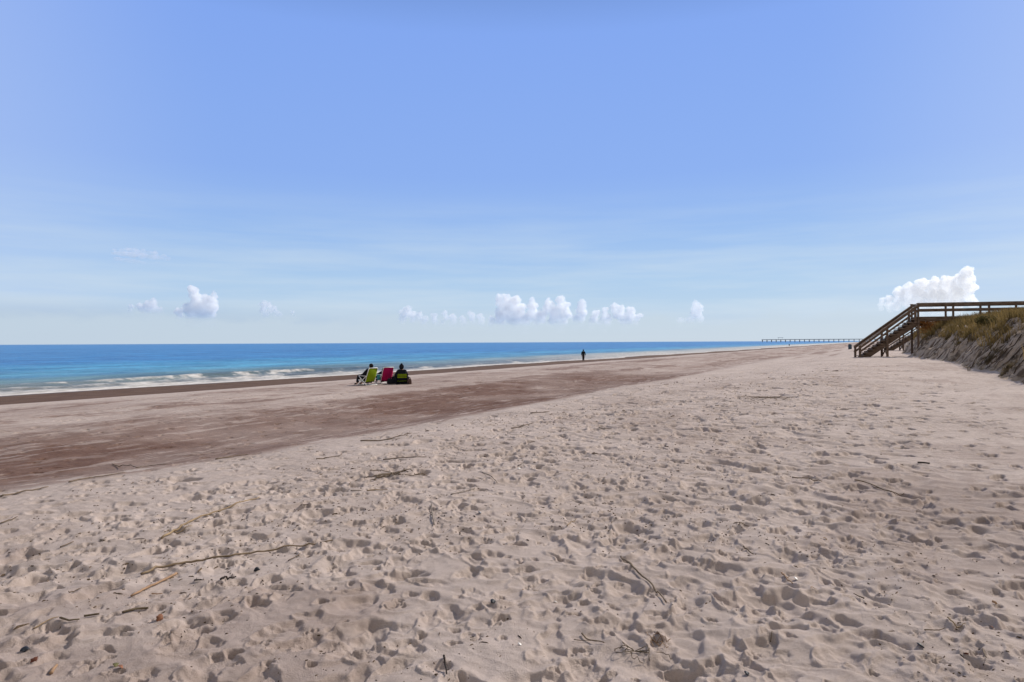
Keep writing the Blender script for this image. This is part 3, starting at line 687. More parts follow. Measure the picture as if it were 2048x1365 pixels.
M_olive = simple('olive_foliage', (.06, .055, .02), .8, .15, .5, 3, 0, (.16, .13, .045), trans=.3)
def bush_at(px, Y, *a_):
    x = (px-1024)/1334*Y; return bush(a_[0], (x, Y, zsand(x, Y)-.05), *a_[1:])
bush_at(1878, 44.0, 'dune_shrub', 1.25, .9, .75, M_rust, 'rust brown shrub on the dune beside the boardwalk stair posts', 'shrub', 1, 4200, .05)
bush_at(1907, 42.3, 'dune_shrub', .9, .7, .5, M_olive, 'dark olive shrub at the dune lip just right of the rust brown shrub', 'shrub', 2, 2200, .05)
bush_at(1990, 31.0, 'dune_shrub', .7, .6, .45, M_olive, 'low olive shrub hanging at the top of the dune face near the right edge', 'shrub', 3, 2000, .045)
M_dry = simple('dry_tuft_blades', (.10, .075, .045), .85, .1, .5, 2, 0, (.26, .20, .11), trans=.3)
def tuft(px, py, lab, r_, h_, seed):
    p = G(px, py); root = empty('grass_tuft', p, 0, lab, 'grass tuft')
    rg_ = np.random.default_rng(seed); P_ = []
    for k in range(26):
        a_ = rg_.uniform(0, 6.28); q_ = abs(rg_.normal(0, r_)); x, y = math.cos(a_)*q_, math.sin(a_)*q_*.7
        P_.append((x, y, zsand(p.x+x, p.y+y)-p.z, rg_.uniform(.6, 1.2)))
    scatter_blades('blades', P_, h_, .018, M_dry, seed, n=(6, 12), spread=.08, parent=root, lean=.7)
    rt = MB()
    for k in range(8):
        a_ = rg_.uniform(0, 6.28); rt.tube([(0, 0, .02), (math.cos(a_)*r_, math.sin(a_)*r_*.6, .03+zsand(p.x+math.cos(a_)*r_, p.y+math.sin(a_)*r_*.6)-p.z), (math.cos(a_+.3)*r_*2, math.sin(a_+.3)*r_*1.2, zsand(p.x+math.cos(a_+.3)*r_*2, p.y+math.sin(a_+.3)*r_*1.2)-p.z)], [.014, .01, .004], 5)
    rt.build('roots', M_wood, root)
tuft(1978, 728, 'dry grass tuft slumped halfway down the dune face', .35, .38, 1)
tuft(2018, 737, 'small dark grass tuft at the dune foot right of the larger slumped tuft', .2, .25, 2)

# ------------------------------------------------------------------ pier
M_pier = simple('pier_timber', (.17, .185, .21), .9, .1, .1, .05)
pr = empty('fishing_pier', (1030, 1905, SEA), 0, 'long grey fishing pier on piles standing far off in the sea', 'pier')
pu = Vector((-.872, .49, 0)); pv_ = Vector((.49, .872, 0)); LP = 300
def PP(a_, b_, c_): return pu*a_ + pv_*b_ + Vector((0, 0, c_))
MB().beam(PP(-60, 0, 7.6), PP(LP, 0, 7.6), 6, 1.5).build('pier_deck', M_pier, pr)
for b_ in (-2.9, 2.9): MB().beam(PP(-60, b_, 9.1), PP(LP, b_, 9.1), .25, .25).build('handrail', M_pier, pr)
for k in range(26):
    a_ = LP-2-k*13.2
    mb = MB()
    for b_ in (-2.4, 2.4): mb.beam(PP(a_, b_, -4), PP(a_, b_, 7.2), 1.7, 1.7, up=pu)
    mb.beam(PP(a_, -3, 6.9), PP(a_, 3, 6.9), .6, .7)
    mb.build('pile_bent', M_pier, pr)
ph = MB(); ph.beam(PP(246, -3, 13.8), PP(246, 3, 13.8), 15, .8, up=(0, 0, 1)); ph.build('shelter_roof', M_pier, pr)
for a_ in (240.5, 251.5):
    for b_ in (-2.4, 2.4): MB().beam(PP(a_, b_, 8.05), PP(a_, b_, 13.4), .22, .22, up=pu).build('shelter_post', M_pier, pr)

# ------------------------------------------------------------------ litter barrel
M_bin = simple('blue_grey_plastic', (.045, .075, .105), .6, .3, .2, 6)
M_bin2 = simple('dark_lid', (.03, .045, .06), .6, .3, .2, 6)
Yb = 112.; xb = (1700-1024)/1334*Yb; zb_ = zsand(xb, Yb)
tr = empty('litter_bin', (xb, Yb, zb_), 0, 'small blue grey litter bin on the sand left of the boardwalk stairs', 'litter bin')
mb = MB(); mb.tube([(0, 0, -.03), (0, 0, .04), (0, 0, .35), (0, 0, .37), (0, 0, .40), (0, 0, .72)], [.25, .27, .285, .295, .285, .28], 18); mb.build('barrel', M_bin, tr, True)
MB().tube([(0, 0, .72), (0, 0, .76), (0, 0, .84), (0, 0, .88)], [.30, .30, .22, .05], 18).build('lid', M_bin2, tr, True)

# ------------------------------------------------------------------ people
def skin(name, J, E, mat, parent=None, sub=2, root=0):
    """one smooth continuous surface grown round a skeleton: J = {name: ((x,y,z), (rx, ry))}"""
    keys = list(J); me = D.meshes.new(name); me.from_pydata([J[k][0] for k in keys], [(keys.index(a_), keys.index(b_)) for a_, b_ in E], [])
    o = D.objects.new(name, me); COL.objects.link(o)
    o.modifiers.new('s', 'SKIN').use_smooth_shade = True
    bm = bmesh.new(); bm.from_mesh(me); ly = bm.verts.layers.skin.verify(); bm.verts.ensure_lookup_table()
    for i, k in enumerate(keys):
        r_ = J[k][1]; bm.verts[i][ly].radius = r_ if hasattr(r_, '__len__') else (r_, r_); bm.verts[i][ly].use_root = (i == root)
    bm.to_mesh(me); bm.free()
    ms = o.modifiers.new('u', 'SUBSURF'); ms.levels = sub; ms.render_levels = sub
    dg = bpy.context.evaluated_depsgraph_get(); m2 = D.meshes.new_from_object(o.evaluated_get(dg))
    o.modifiers.clear(); o.data = m2; m2.materials.clear(); m2.materials.append(mat)
    m2.polygons.foreach_set('use_smooth', np.full(len(m2.polygons), True, bool))
    if parent: o.parent = parent
    return o
M_skin = simple('skin', (.45, .27, .19), .6, .3, .08, 10)
M_dark = simple('dark_cloth', (.012, .013, .018), .9, .1, .3, 14, .002)
M_navy = simple('navy_cloth', (.015, .020, .035), .9, .1, .3, 14, .002)
M_hair = simple('dark_hair', (.012, .010, .009), .8, .2, .3, 30, .002)
M_shoe = simple('dark_shoe', (.02, .018, .018), .7, .3, .2, 10)
M_brn = simple('brown_trousers', (.035, .020, .016), .9, .1, .3, 12)
def lerp(a_, b_, t_): return tuple(a_[i]+(b_[i]-a_[i])*t_ for i in range(3))
def person(P_, parent, cloth, trousers, hood=False, hair=True, curl=.5):
    """P_: joints hip, belly, chest, neck, head, and per side shoulder, elbow, wrist, knee, ankle, toe"""
    J = {'hip': (P_['hip'], (.135, .115)), 'belly': (P_['belly'], (.13, .105)), 'chest': (P_['chest'], (.155, .115)), 'neck': (P_['neck'], .052),
         'jaw': (lerp(P_['neck'], P_['head'], .55), .062), 'head': (P_['head'], (.078, .092)), 'crown': (tuple(np.array(P_['head'])+(np.array(P_['head'])-np.array(P_['neck']))*.42), .055)}
    E = [('hip', 'belly'), ('belly', 'chest'), ('chest', 'neck'), ('neck', 'jaw'), ('jaw', 'head'), ('head', 'crown')]
    fw = Vector((0, 1, 0))
    for sd_ in ('L', 'R'):
        sg = -1 if sd_ == 'L' else 1
        sh, el_, wr = P_['sh'+sd_], P_['el'+sd_], P_['wr'+sd_]; kn, an, to = P_['kn'+sd_], P_['an'+sd_], P_['to'+sd_]
        J['sh'+sd_] = (sh, .062); J['ua'+sd_] = (lerp(sh, el_, .5), .050); J['el'+sd_] = (el_, .040); J['fa'+sd_] = (lerp(el_, wr, .4), .038); J['wr'+sd_] = (wr, (.026, .022))
        E += [('chest', 'sh'+sd_), ('sh'+sd_, 'ua'+sd_), ('ua'+sd_, 'el'+sd_), ('el'+sd_, 'fa'+sd_), ('fa'+sd_, 'wr'+sd_)]
        dv = (Vector(wr)-Vector(el_)).normalized(); side = dv.cross(Vector((0, 0, 1)));
        if side.length < .2: side = dv.cross(Vector((1, 0, 0))) if abs(dv.x) < .9 else dv.cross(Vector((0, 1, 0)))
        side.normalize(); pal = side.cross(dv).normalized()
        J['palm'+sd_] = (tuple(Vector(wr)+dv*.06), (.036, .018)); E.append(('wr'+sd_, 'palm'+sd_))
        for f_ in range(4):
            b0 = Vector(wr)+dv*.095+side*(f_-1.5)*.019; ln_ = (.062, .074, .068, .052)[f_]
            k1 = b0+dv*ln_*.5+pal*(-.2*curl*ln_); k2 = b0+dv*ln_*.85-pal*(.75*curl*ln_)
            J['f%da%s' % (f_, sd_)] = (tuple(b0), .009); J['f%db%s' % (f_, sd_)] = (tuple(k1), .0085); J['f%dc%s' % (f_, sd_)] = (tuple(k2), .007)
            E += [('palm'+sd_, 'f%da%s' % (f_, sd_)), ('f%da%s' % (f_, sd_), 'f%db%s' % (f_, sd_)), ('f%db%s' % (f_, sd_), 'f%dc%s' % (f_, sd_))]
        t0 = Vector(wr)+dv*.045+side*.040*(-sg); t1 = t0+dv*.035+side*.012*(-sg)-pal*.012
        J['ta'+sd_] = (tuple(t0), .010); J['tb'+sd_] = (tuple(t1), .009); E += [('palm'+sd_, 'ta'+sd_), ('ta'+sd_, 'tb'+sd_)]
        hp = tuple(Vector(P_['hip'])+Vector((sg*.09, 0, -.02)))
        J['hp'+sd_] = (hp, .095); J['th'+sd_] = (lerp(hp, kn, .5), .080); J['kn'+sd_] = (kn, .058); J['ca'+sd_] = (lerp(kn, an, .35), .056); J['an'+sd_] = (an, .036); J['to'+sd_] = (to, (.040, .026))
        E += [('hip', 'hp'+sd_), ('hp'+sd_, 'th'+sd_), ('th'+sd_, 'kn'+sd_), ('kn'+sd_, 'ca'+sd_), ('ca'+sd_, 'an'+sd_), ('an'+sd_, 'to'+sd_)]
    skin('body', J, E, M_skin, parent)
    hd = Vector(P_['head'])
    def grow(ks, add):
        return {k: (J[k][0], tuple(x+add for x in (J[k][1] if hasattr(J[k][1], '__len__') else (J[k][1],)*2))) for k in ks}
    jk = ['chest', 'belly', 'hip', 'neck']; je = [('hip', 'belly'), ('belly', 'chest'), ('chest', 'neck')]
    for s_ in 'LR':
        jk += [p_+s_ for p_ in ('sh', 'ua', 'el', 'fa')]; je += [('chest', 'sh'+s_), ('sh'+s_, 'ua'+s_), ('ua'+s_, 'el'+s_), ('el'+s_, 'fa'+s_)]
        J['cuff'+s_] = (lerp(P_['el'+s_], P_['wr'+s_], .93), .030); jk.append('cuff'+s_); je.append(('fa'+s_, 'cuff'+s_))
    skin('jacket', grow(jk, .036), je, cloth, parent)
    tk = ['hip']; te = []
    for s_ in 'LR':
        J['hem'+s_] = (lerp(P_['kn'+s_], P_['an'+s_], .93), .042)
        tk += [p_+s_ for p_ in ('hp', 'th', 'kn', 'ca')]+['hem'+s_]; te += [('hip', 'hp'+s_), ('hp'+s_, 'th'+s_), ('th'+s_, 'kn'+s_), ('kn'+s_, 'ca'+s_), ('ca'+s_, 'hem'+s_)]
        skin('shoe', {'a': (P_['an'+s_], .045), 'b': (lerp(P_['an'+s_], P_['to'+s_], .5), (.05, .04)), 'c': (tuple(Vector(P_['to'+s_])+(Vector(P_['to'+s_])-Vector(P_['an'+s_])).normalized()*.03), (.044, .03))}, [('a', 'b'), ('b', 'c')], M_shoe, parent)
    skin('trousers', grow(tk, .028), te, trousers, parent)
    # face: nose, ears and eyes; hair or hood
    fc = MB(); fc.blob(hd+Vector((0, .098, -.025)), (.013, .018, .020), 2); fc.build('nose', M_skin, parent, True)
    for sg in (-1, 1):
        MB().blob(hd+Vector((sg*.080, .0, -.02)), (.012, .020, .032), 2).build('ear', M_skin, parent, True)
        MB().blob(hd+Vector((sg*.032, .088, .008)), (.012, .010, .008), 2).build('eye', M_hair, parent, True)
    MB().blob(hd+Vector((0, .088, -.062)), (.026, .012, .007), 2).build('mouth', simple('lips', (.35, .13, .11), .5), parent, True)
    if hood:
        MB().blob(hd+Vector((0, -.022, .018)), (.112, .118, .135), 3, .06, 2).build('hood', cloth, parent, True)
        MB().blob(hd+Vector((0, -.06, .13)), (.05, .055, .06), 2, .06, 2).build('hood_peak', cloth, parent, True)
    elif hair:
        MB().blob(hd+Vector((0, -.028, .030)), (.096, .104, .108), 3, .08, 3).build('hair', M_hair, parent, True)

# ------------------------------------------------------------------ beach chairs (x right, y the way the sitter looks, z up)
M_white = simple('white_tube', (.75, .75, .73), .4, .5, .04, 5)
M_lime = simple('lime_fabric', (.30, .42, .012), .8, .2, .12, 20, .001, trans=.35)
M_pink = simple('magenta_fabric', (.50, .010, .11), .8, .2, .12, 20, .001, trans=.3)
def chair(loc, rz, label, fabric, top=.80, hw=.27, lean=.25, stripes=False, seat_z=.24, frame=None):
    root = empty('beach_chair', loc, rz, label, 'beach chair', 'beach chairs facing the surf')
    fr = frame or M_white; r_ = .017; bz = .15
    yb0, zb0, yb1, zb1 = -.20, bz, -.20-lean*1.0, top
    f = MB(); back = MB()
    for sg in (-1, 1):
        x = sg*hw
        back.tube([(x, yb0, zb0), (x, lerp((0, yb0, 0), (0, yb1, 0), .5)[1], (zb0+zb1)/2), (x, yb1, zb1-.04), (x*.9, yb1-.005, zb1)], r_, 8)
        f.tube([(x, yb0, zb0), (x, .26, seat_z)], r_, 8)
        MB().tube([(x+sg*.02, .30, .0), (x+sg*.02, -.28, .42)], r_, 8).build('leg', fr, root, True)
        MB().tube([(x+sg*.045, -.36, .0), (x+sg*.045, .16, .42)], r_, 8).build('leg', fr, root, True)
        MB().beam((x+sg*.03, -.33, .435), (x+sg*.03, .20, .445), .045, .022).build('armrest', fr, root)
    back.tube([(-hw*.9, yb1-.005, zb1), (hw*.9, yb1-.005, zb1)], r_, 8)
    f.tube([(-hw, .26, seat_z), (hw, .26, seat_z)], r_, 8); f.tube([(-hw-.04, -.36, .015), (hw+.04, -.36, .015)], r_, 8); f.tube([(-hw-.02, .30, .015), (hw+.02, .30, .015)], r_, 8)
    f.build('seat_frame', fr, root, True); back.build('back_frame', fr, root, True)
    def sling(name, a_, b_, sag, n_=10, mat=None, th_=.006, inset=.0):
        V = []; F = []
        for j in range(n_+1):
            t_ = j/n_; y = a_[0]+(b_[0]-a_[0])*t_; z = a_[1]+(b_[1]-a_[1])*t_; s_ = sag*math.sin(math.pi*t_)
            nx = Vector((0, -(b_[1]-a_[1]), (b_[0]-a_[0]))).normalized()
            for i in range(7):
                e_ = (i/6-.5)*2; q_ = Vector((e_*(hw-inset), y, z)) + nx*(s_*(1-.55*e_*e_))
                V.append(q_)
        for j in range(n_):
            for i in range(6): k_ = j*7+i; F.append((k_, k_+1, k_+8, k_+7))
        mb = MB(); mb.add(V, F); o = mb.build(name, mat or fabric, root, True)
        m_ = o.modifiers.new('t', 'SOLIDIFY'); m_.thickness = th_; return o
    if stripes:
        for k_ in range(3):
            t0_, t1_ = .42+k_*.20, .42+k_*.20+.15
            sling('back_strap', (yb0+(yb1-yb0)*t0_, zb0+(zb1-zb0)*t0_), (yb0+(yb1-yb0)*t1_, zb0+(zb1-zb0)*t1_), .008, 4, fabric, .012)
        sling('backrest', (yb0+.03, zb0), (yb1+.03, zb1-.02), .02, 8, M_dark)
    else: sling('backrest', (yb0, zb0), (yb1, zb1), .07)
    sling('seat', (yb0, zb0), (.26, seat_z), .04)
    return root
def ground_pt(px, Y):
    x = (px-1024)/1334*Y; return Vector((x, Y, zsand(x, Y)))
def look(rz_deg): return R(rz_deg)
SITL = dict(hip=(0, -.06, .27), belly=(0, -.16, .42), chest=(0, -.25, .60), neck=(0, -.31, .76), head=(0, -.29, .87))
def sitter(extra):
    P_ = dict(SITL); P_.update(shL=(-.19, -.25, .68), shR=(.19, -.25, .68), elL=(-.27, -.06, .47), elR=(.27, -.06, .47), wrL=(-.20, .17, .46), wrR=(.20, .17, .46),
                               knL=(-.13, .38, .45), knR=(.13, .38, .45), anL=(-.14, .50, .07), anR=(.14, .50, .07), toL=(-.15, .64, .04), toR=(.15, .64, .04)); P_.update(extra); return P_
pc = ground_pt(733, 31.0); rz1 = R(54)
chair(pc, rz1, 'lime green high-backed beach chair, leftmost of the three', M_lime, .80)
pp = empty('person', pc, rz1, 'person in dark clothes sitting in the lime green high-backed chair', 'person', 'people sitting by the surf')
person(sitter({}), pp, M_dark, M_dark)
pc2 = ground_pt(768, 31.8); rz2 = R(38)
chair(pc2, rz2, 'magenta beach chair with white frame in the middle', M_pink, .78)
pp2 = empty('person', pc2, rz2, 'person hidden behind the magenta chair, only bent legs and arm showing', 'person', 'people sitting by the surf')
P2 = sitter(dict(hip=(0, -.04, .26), belly=(0, -.10, .38), chest=(0, -.08, .46), neck=(0, -.02, .56), head=(0, .06, .60), shL=(-.17, -.07, .52), shR=(.17, -.07, .52)))
person(P2, pp2, M_navy, M_dark)
pc3 = ground_pt(803, 31.2); rz3 = R(14)
chair(pc3, rz3, 'low beach chair with lime green and black striped back, rightmost of the three', M_lime, .50, .235, .13, True, .15, M_dark)
pp3 = empty('person', pc3, rz3, 'person in dark hooded jacket sitting in the low striped chair', 'person', 'people sitting by the surf')
P3 = sitter(dict(hip=(0, .03, .20), belly=(0, .01, .36), chest=(0, -.03, .53), neck=(0, -.07, .68), head=(-.01, -.06, .79), shL=(-.17, -.03, .58), shR=(.17, -.03, .58), elL=(-.27, .08, .40), elR=(.25, .10, .40), wrL=(-.24, .30, .36), wrR=(.16, .30, .36),
                 knL=(-.38, .30, .30), knR=(.34, .34, .28), anL=(-.22, .58, .07), anR=(.20, .60, .07), toL=(-.24, .72, .04), toR=(.22, .74, .04)))
person(P3, pp3, M_dark, M_dark, hood=True)
# towel over the magenta chair's arm
M_teal = simple('teal_towel', (.05, .24, .24), .95, .05, .25, 18, .004)
tw = MB(); V = []; F = []
for j in range(13):
    t_ = j/12*2-1
    for i in range(9):
        u_ = i/8-.5; V.append((-.30-.045*abs(t_)**.5*(1 if t_ > 0 else -1)*1.0 + .012*math.sin(u_*18+j), u_*.26-.05, .462-.30*max(0, abs(t_)-.08)+.004*math.sin(i*2)))
for j in range(12):
    for i in range(8): k_ = j*9+i; F.append((k_, k_+1, k_+10, k_+9))
tw.add(V, F); to_ = tw.build('beach_towel', M_teal, None, True); to_.location = pc2; to_.rotation_euler = (0, 0, rz2)
m_ = to_.modifiers.new('t', 'SOLIDIFY'); m_.thickness = .012
tag(to_, 'teal towel draped over the left arm of the magenta chair', 'towel')
# bags
def bag(loc, rz, w_, d_, h_, mat, label, name='beach_bag', handle=True):
    root = empty(name, loc, rz, label, 'bag'); mb = MB(); V = []; F = []; n_ = 16
    rings = [(-.02, .86), (.05, 1.0), (.5, 1.03), (.85, .92), (1.0, .80)]
    for (t_, k_) in rings:
        for i in range(n_):
            a_ = 2*math.pi*i/n_; cx_, cy_ = math.cos(a_), math.sin(a_)
            V.append((math.copysign(abs(cx_)**.6, cx_)*w_/2*k_, math.copysign(abs(cy_)**.6, cy_)*d_/2*k_, t_*h_ + .02*math.sin(3*a_)*(t_ > .4)))
    for j in range(len(rings)-1):
        for i in range(n_): F.append((j*n_+i, j*n_+(i+1) % n_, (j+1)*n_+(i+1) % n_, (j+1)*n_+i))
    F.append(tuple(range((len(rings)-1)*n_, len(rings)*n_))); F.append(tuple(range(n_))[::-1])
    mb.add(V, F); mb.build('bag_body', mat, root, True)
    if handle:
        for sg in (-1, 1):
            MB().tube([(math.cos(a_)*w_*.26, sg*d_*.25, h_*.95+math.sin(a_)*h_*.4) for a_ in np.linspace(0, math.pi, 9)], .009, 6).build('handle', mat, root, True)
    return root
M_tote = simple('brown_canvas', (.09, .055, .045), .9, .1, .3, 10, .003)
p = ground_pt(787, 31.4); bag(p, .3, .62, .34, .24, M_dark, 'slouched black bag on the sand between the magenta chair and the striped chair')
p = ground_pt(818.5, 31.1); bag(p, .4, .2, .15, .24, M_tote, 'brown tote bag on the sand right of the striped chair')
p = ground_pt(811.5, 31.3); bag(p, -.2, .30, .24, .20, M_dark, 'small black bag beside the brown tote bag', handle=True)

# walker
pw = ground_pt(1166.5, 99.0)
wk = empty('person', pw, R(188), 'person in a dark hooded coat walking along the wet sand', 'person')
PW = dict(hip=(0, 0, .92), belly=(0, 0, 1.08), chest=(0, .01, 1.30), neck=(0, .03, 1.48), head=(0, .07, 1.61), shL=(-.19, 0, 1.41), shR=(.19, 0, 1.41), elL=(-.28, -.03, 1.15), elR=(.26, .04, 1.15), wrL=(-.33, .02, .90), wrR=(.30, .10, .90),
          knL=(-.07, .10, .50), knR=(.07, .00, .49), anL=(-.05, .08, .08), anR=(.05, -.16, .12), toL=(-.06, .21, .04), toR=(.06, -.04, .04))
person(PW, wk, M_dark, M_brn, hood=True)
skin('coat_skirt', {'a': ((0, 0, 1.05), (.17, .14)), 'b': ((0, 0, .85), (.19, .16)), 'c': ((0, 0, .70), (.19, .15))}, [('a', 'b'), ('b', 'c')], M_dark, wk)
# distant walker
pf = ground_pt(1578.5, 395.0)
wf = empty('person', pf, R(10), 'tiny distant person standing on the beach before the pier', 'person')
PF = dict(PW); PF.update(elL=(-.24, 0, 1.15), elR=(.24, 0, 1.15), wrL=(-.22, .05, .92), wrR=(.22, .05, .92), anR=(.06, 0, .08), toR=(.07, .13, .04), knL=(-.08, .03, .5), anL=(-.07, 0, .08), toL=(-.08, .13, .04))
person(PF, wf, M_dark, M_dark)

# ------------------------------------------------------------------ reeds, sticks, shells and leaves on the sand
M_reed = simple('tan_reed', (.26, .18, .10), .75, .2, .35, 12, .001, (.36, .26, .15), (1, 1, 1))
M_reedd = simple('dark_reed', (.12, .085, .055), .8, .2, .4, 12, .001, (.23, .17, .115))
M_reed2 = simple('brown_reed', (.17, .12, .07), .75, .2, .35, 12, .001, (.30, .22, .14))
M_orng = simple('orange_reed', (.30, .185, .105), .7, .25, .3, 12, .001)
M_grey = simple('grey_driftwood', (.20, .165, .135), .85, .15, .3, 14, .001)
M_blk = simple('black_twig', (.030, .022, .018), .85, .15, .4, 14, .001)
M_olv = simple('olive_pod', (.11, .082, .05), .8, .15, .3, 14, .001)
def stick(pix, r_, mat, label, name='reed', cat='reed', taper=.45, branch=None, lift=.006, wob=.004, joints=True):
    r_ = r_*.68; g_ = [G(*p) for p in pix]; o0 = g_[0].copy(); n_ = 9; pts = []
    # smooth polyline through the ground points, lying on the sand
    for i in range(len(g_)-1):
        for j in range(n_ if i == len(g_)-2 else n_-1):
            t_ = j/(n_-1); p = g_[i].lerp(g_[i+1], t_); pts.append(p)
    L_ = (g_[-1]-g_[0]).length; out_ = []; rad = []
    zz = [max(zsand(p.x, p.y), -9) for p in pts]
    for k_, p in enumerate(pts):
        w_ = zz[max(0, k_-3):k_+4]; z_ = .5*max(w_) + .5*zz[k_]
        out_.append(Vector((p.x + wob*mnoise.noise(p*9), p.y+wob*mnoise.noise(p*9+Vector((5, 0, 0))), z_+r_*.7+lift)) - o0)
        t_ = k_/(len(pts)-1); bulge = 1.22 if joints and k_ % 6 == 0 else 1.0
        rad.append(r_*(1-taper*t_)*bulge)
    rad[0] *= .8
    root = MB().tube(out_, rad, 7).build(name, mat, None, True); root.location = o0; tag(root, label, cat)
    if branch:
        bb = [G(*p)-o0 for p in branch]; mb = MB(); bp_ = []
        for i in range(7):
            q_ = bb[0].lerp(bb[-1], i/6); q_.z = zsand(q_.x+o0.x, q_.y+o0.y)-o0.z + r_*.6+lift; bp_.append(q_)
        mb.tube(bp_, [r_*.55*(1-.6*i/6) for i in range(7)], 6).build('side_shoot', mat, root, True)
    return root
stick([(321.6, 1085), (361, 1057.7), (400, 1035.7), (463.7, 1017), (517, 998)], .014, M_reed, 'long curved tan reed lying at left with one side shoot', branch=[(346.5, 1068.6), (383, 1055.7)])
stick([(280.6, 1153), (309.9, 1140.7), (370.9, 1128.5), (456, 1117.5), (566, 1099), (663.9, 1085.7)], .013, M_reed2, 'longest reed, brown and nearly straight, running below the curved tan reed')
stick([(261, 1196), (306, 1173), (351, 1151.6)], .010, M_orng, 'short straight orange-tan reed below the longest brown reed', taper=-.3)
stick([(242.7, 1229.8), (270, 1225), (295.2, 1221)], .010, M_olv, 'thick olive brown stick piece below the orange-tan reed', 'stick', 'stick', .15)
stick([(166.7, 1236.8), (197, 1232.6)], .009, M_olv, 'short brown stick piece between the pod and the thick olive stick', 'stick', 'stick', .2)
stick([(118, 1241.5), (136, 1245.5), (157.5, 1244)], .009, M_olv, 'curved brown seed pod lying near the lower left', 'seed_pod', 'seed pod', .4, joints=False)
stick([(574.7, 1126), (599, 1109)], .006, M_reedd, 'thin short dark straw just below the right end of the longest reed', 'straw', 'straw')
stick([(439, 1163.8), (450, 1158), (458, 1160), (469.8, 1156.5)], .010, M_blk, 'gnarled black twig lying right of the orange-tan reed', 'twig', 'twig', branch=[(462, 1159), (464, 1152)])
stick([(386.8, 1166), (402.6, 1162.6)], .008, M_blk, 'small black twig with an upright nub beside the gnarled black twig', 'twig', 'twig', branch=[(391, 1165), (392, 1160)])
stick([(861.4, 1011.2), (863, 1032), (866.7, 1054.7)], .010, M_grey, 'pale grey stick pointing straight towards the viewer near the middle', 'driftwood_stick', 'stick', .2)
stick([(900.4, 991.4), (925, 986.5), (949.2, 980.9)], .009, M_grey, 'grey stick lying just beyond the upright pointing stick', 'driftwood_stick', 'stick')
stick([(963.7, 947.4), (978, 953), (986, 961), (992.7, 969.5)], .009, M_grey, 'hooked grey reed curving down right above the middle of the sand')
stick([(1132.5, 1056), (1141, 1046), (1151, 1040)], .007, M_reed, 'pale tan straw in a footprint right of centre', 'straw', 'straw')
stick([(733, 984.2), (752, 983.4), (773.8, 982)], .010, M_reed, 'tan flat reed lying level left of the pale pointing stick')
stick([(700, 984.8), (721, 984)], .010, M_grey, 'short grey reed piece left of the level tan reed')
stick([(1240, 1117.6), (1266.8, 1141.7), (1299, 1171), (1329.7, 1208.6)], .011, M_reedd, 'long dark reed slanting down to the right near bottom middle', branch=[(1243, 1122), (1262, 1139)])
stick([(1484.8, 1100.3), (1494, 1104), (1503.5, 1111)], .010, M_reedd, 'short dark stick half buried above the yellow twig and white shell', 'stick', 'stick')
stick([(1475, 1055), (1486, 1052.5), (1496, 1056)], .006, M_reedd, 'bent dark straw right of centre above the half buried stick', 'straw', 'straw')
stick([(1561, 1152.4), (1571, 1162), (1582.4, 1173.8)], .009, M_orng, 'knobbly yellow twig lying beside a white shell', 'twig', 'twig', branch=[(1569, 1160), (1577, 1157)])
stick([(1583, 957), (1612, 960), (1642.9, 966)], .011, M_reedd, 'dark straight reed, left one of the two on the far right sand')
stick([(1707.7, 962.7), (1730, 968), (1753.9, 979), (1780, 987), (1806.6, 994.5)], .012, M_reedd, 'long dark reed, right one of the two on the far right sand', branch=[(1745, 977), (1790, 992)])
stick([(1834, 927.5), (1846, 928), (1858, 929)], .016, M_blk, 'short black board lying on the smooth sand at right', 'driftwood', 'driftwood', .1, joints=False)
stick([(1892, 1238.4), (1900, 1248), (1910.4, 1260.8)], .008, M_reed, 'forked tan twig shaped like a tick at lower right', 'twig', 'twig', branch=[(1909, 1260), (1928.9, 1250)], joints=False)
stick([(1846, 1263), (1862, 1264.5), (1887, 1261.7)], .006, M_reedd, 'thin dark twig lying left of the forked tan twig', 'twig', 'twig')
stick([(1961.9, 1307.4), (1968.7, 1319)], .007, M_reedd, 'small dark twig left of the large hollow at lower right', 'twig', 'twig')
stick([(1981, 1207), (1990, 1215)], .012, M_orng, 'small piece of brown bark near the right edge', 'bark', 'bark', .3, joints=False)
stick([(0, 997), (45, 986), (95.7, 976.5)], .014, M_reedd, 'dark reed at the far left edge on the brown sand')
stick([(136.7, 967.9), (190, 957), (249.5, 947.4)], .013, M_reedd, 'long dark reed lying on the border of the brown sand at left')
stick([(223.9, 930.3), (245, 937), (273.4, 937.8), (300, 934), (335, 930.3)], .011, M_reedd, 'bowed dark reed on the brown sand beyond the other dark reeds')
stick([(0, 1050), (34.2, 1037.3)], .009, M_reedd, 'short dark reed cut by the left edge on pale sand')
stick([(430.6, 920.5), (465, 915), (495.6, 911.5)], .014, M_reedd, 'dark reed lying along the brown sand left of middle')
stick([(632, 921), (655, 917), (683, 913)], .012, M_reedd, 'dark reed in the pale sand below the brown sand border')
stick([(720, 884), (760, 883), (790, 877), (822, 869)], .016, M_reedd, 'crooked dark branch lying on the pale crest of the sand', 'branch', 'branch', branch=[(770, 881), (800, 879)])
stick([(1022, 858), (1045, 855), (1065, 848)], .014, M_reedd, 'forked brown branch lying far up the sand right of centre', 'branch', 'branch', branch=[(1040, 855), (1075, 846)])
stick([(1060, 828.5), (1098, 826)], .016, M_reedd, 'short level dark reed at the far edge of the trampled sand')
stick([(765, 923), (800, 921), (852, 917)], .013, M_reedd, 'long dark broken reed on the trampled sand near the middle')
stick([(1197, 860), (1222, 859.5)], .014, M_grey, 'pale grey reed lying level above the right middle')
stick([(1035, 937), (1042, 931), (1046, 926)], .010, M_grey, 'bent pale twig standing up beside a white shell', 'twig', 'twig')
stick([(886, 1316), (887.5, 1330), (891, 1352)], .009, M_blk, 'black twig pointing towards the viewer at the bottom edge', 'twig', 'twig')
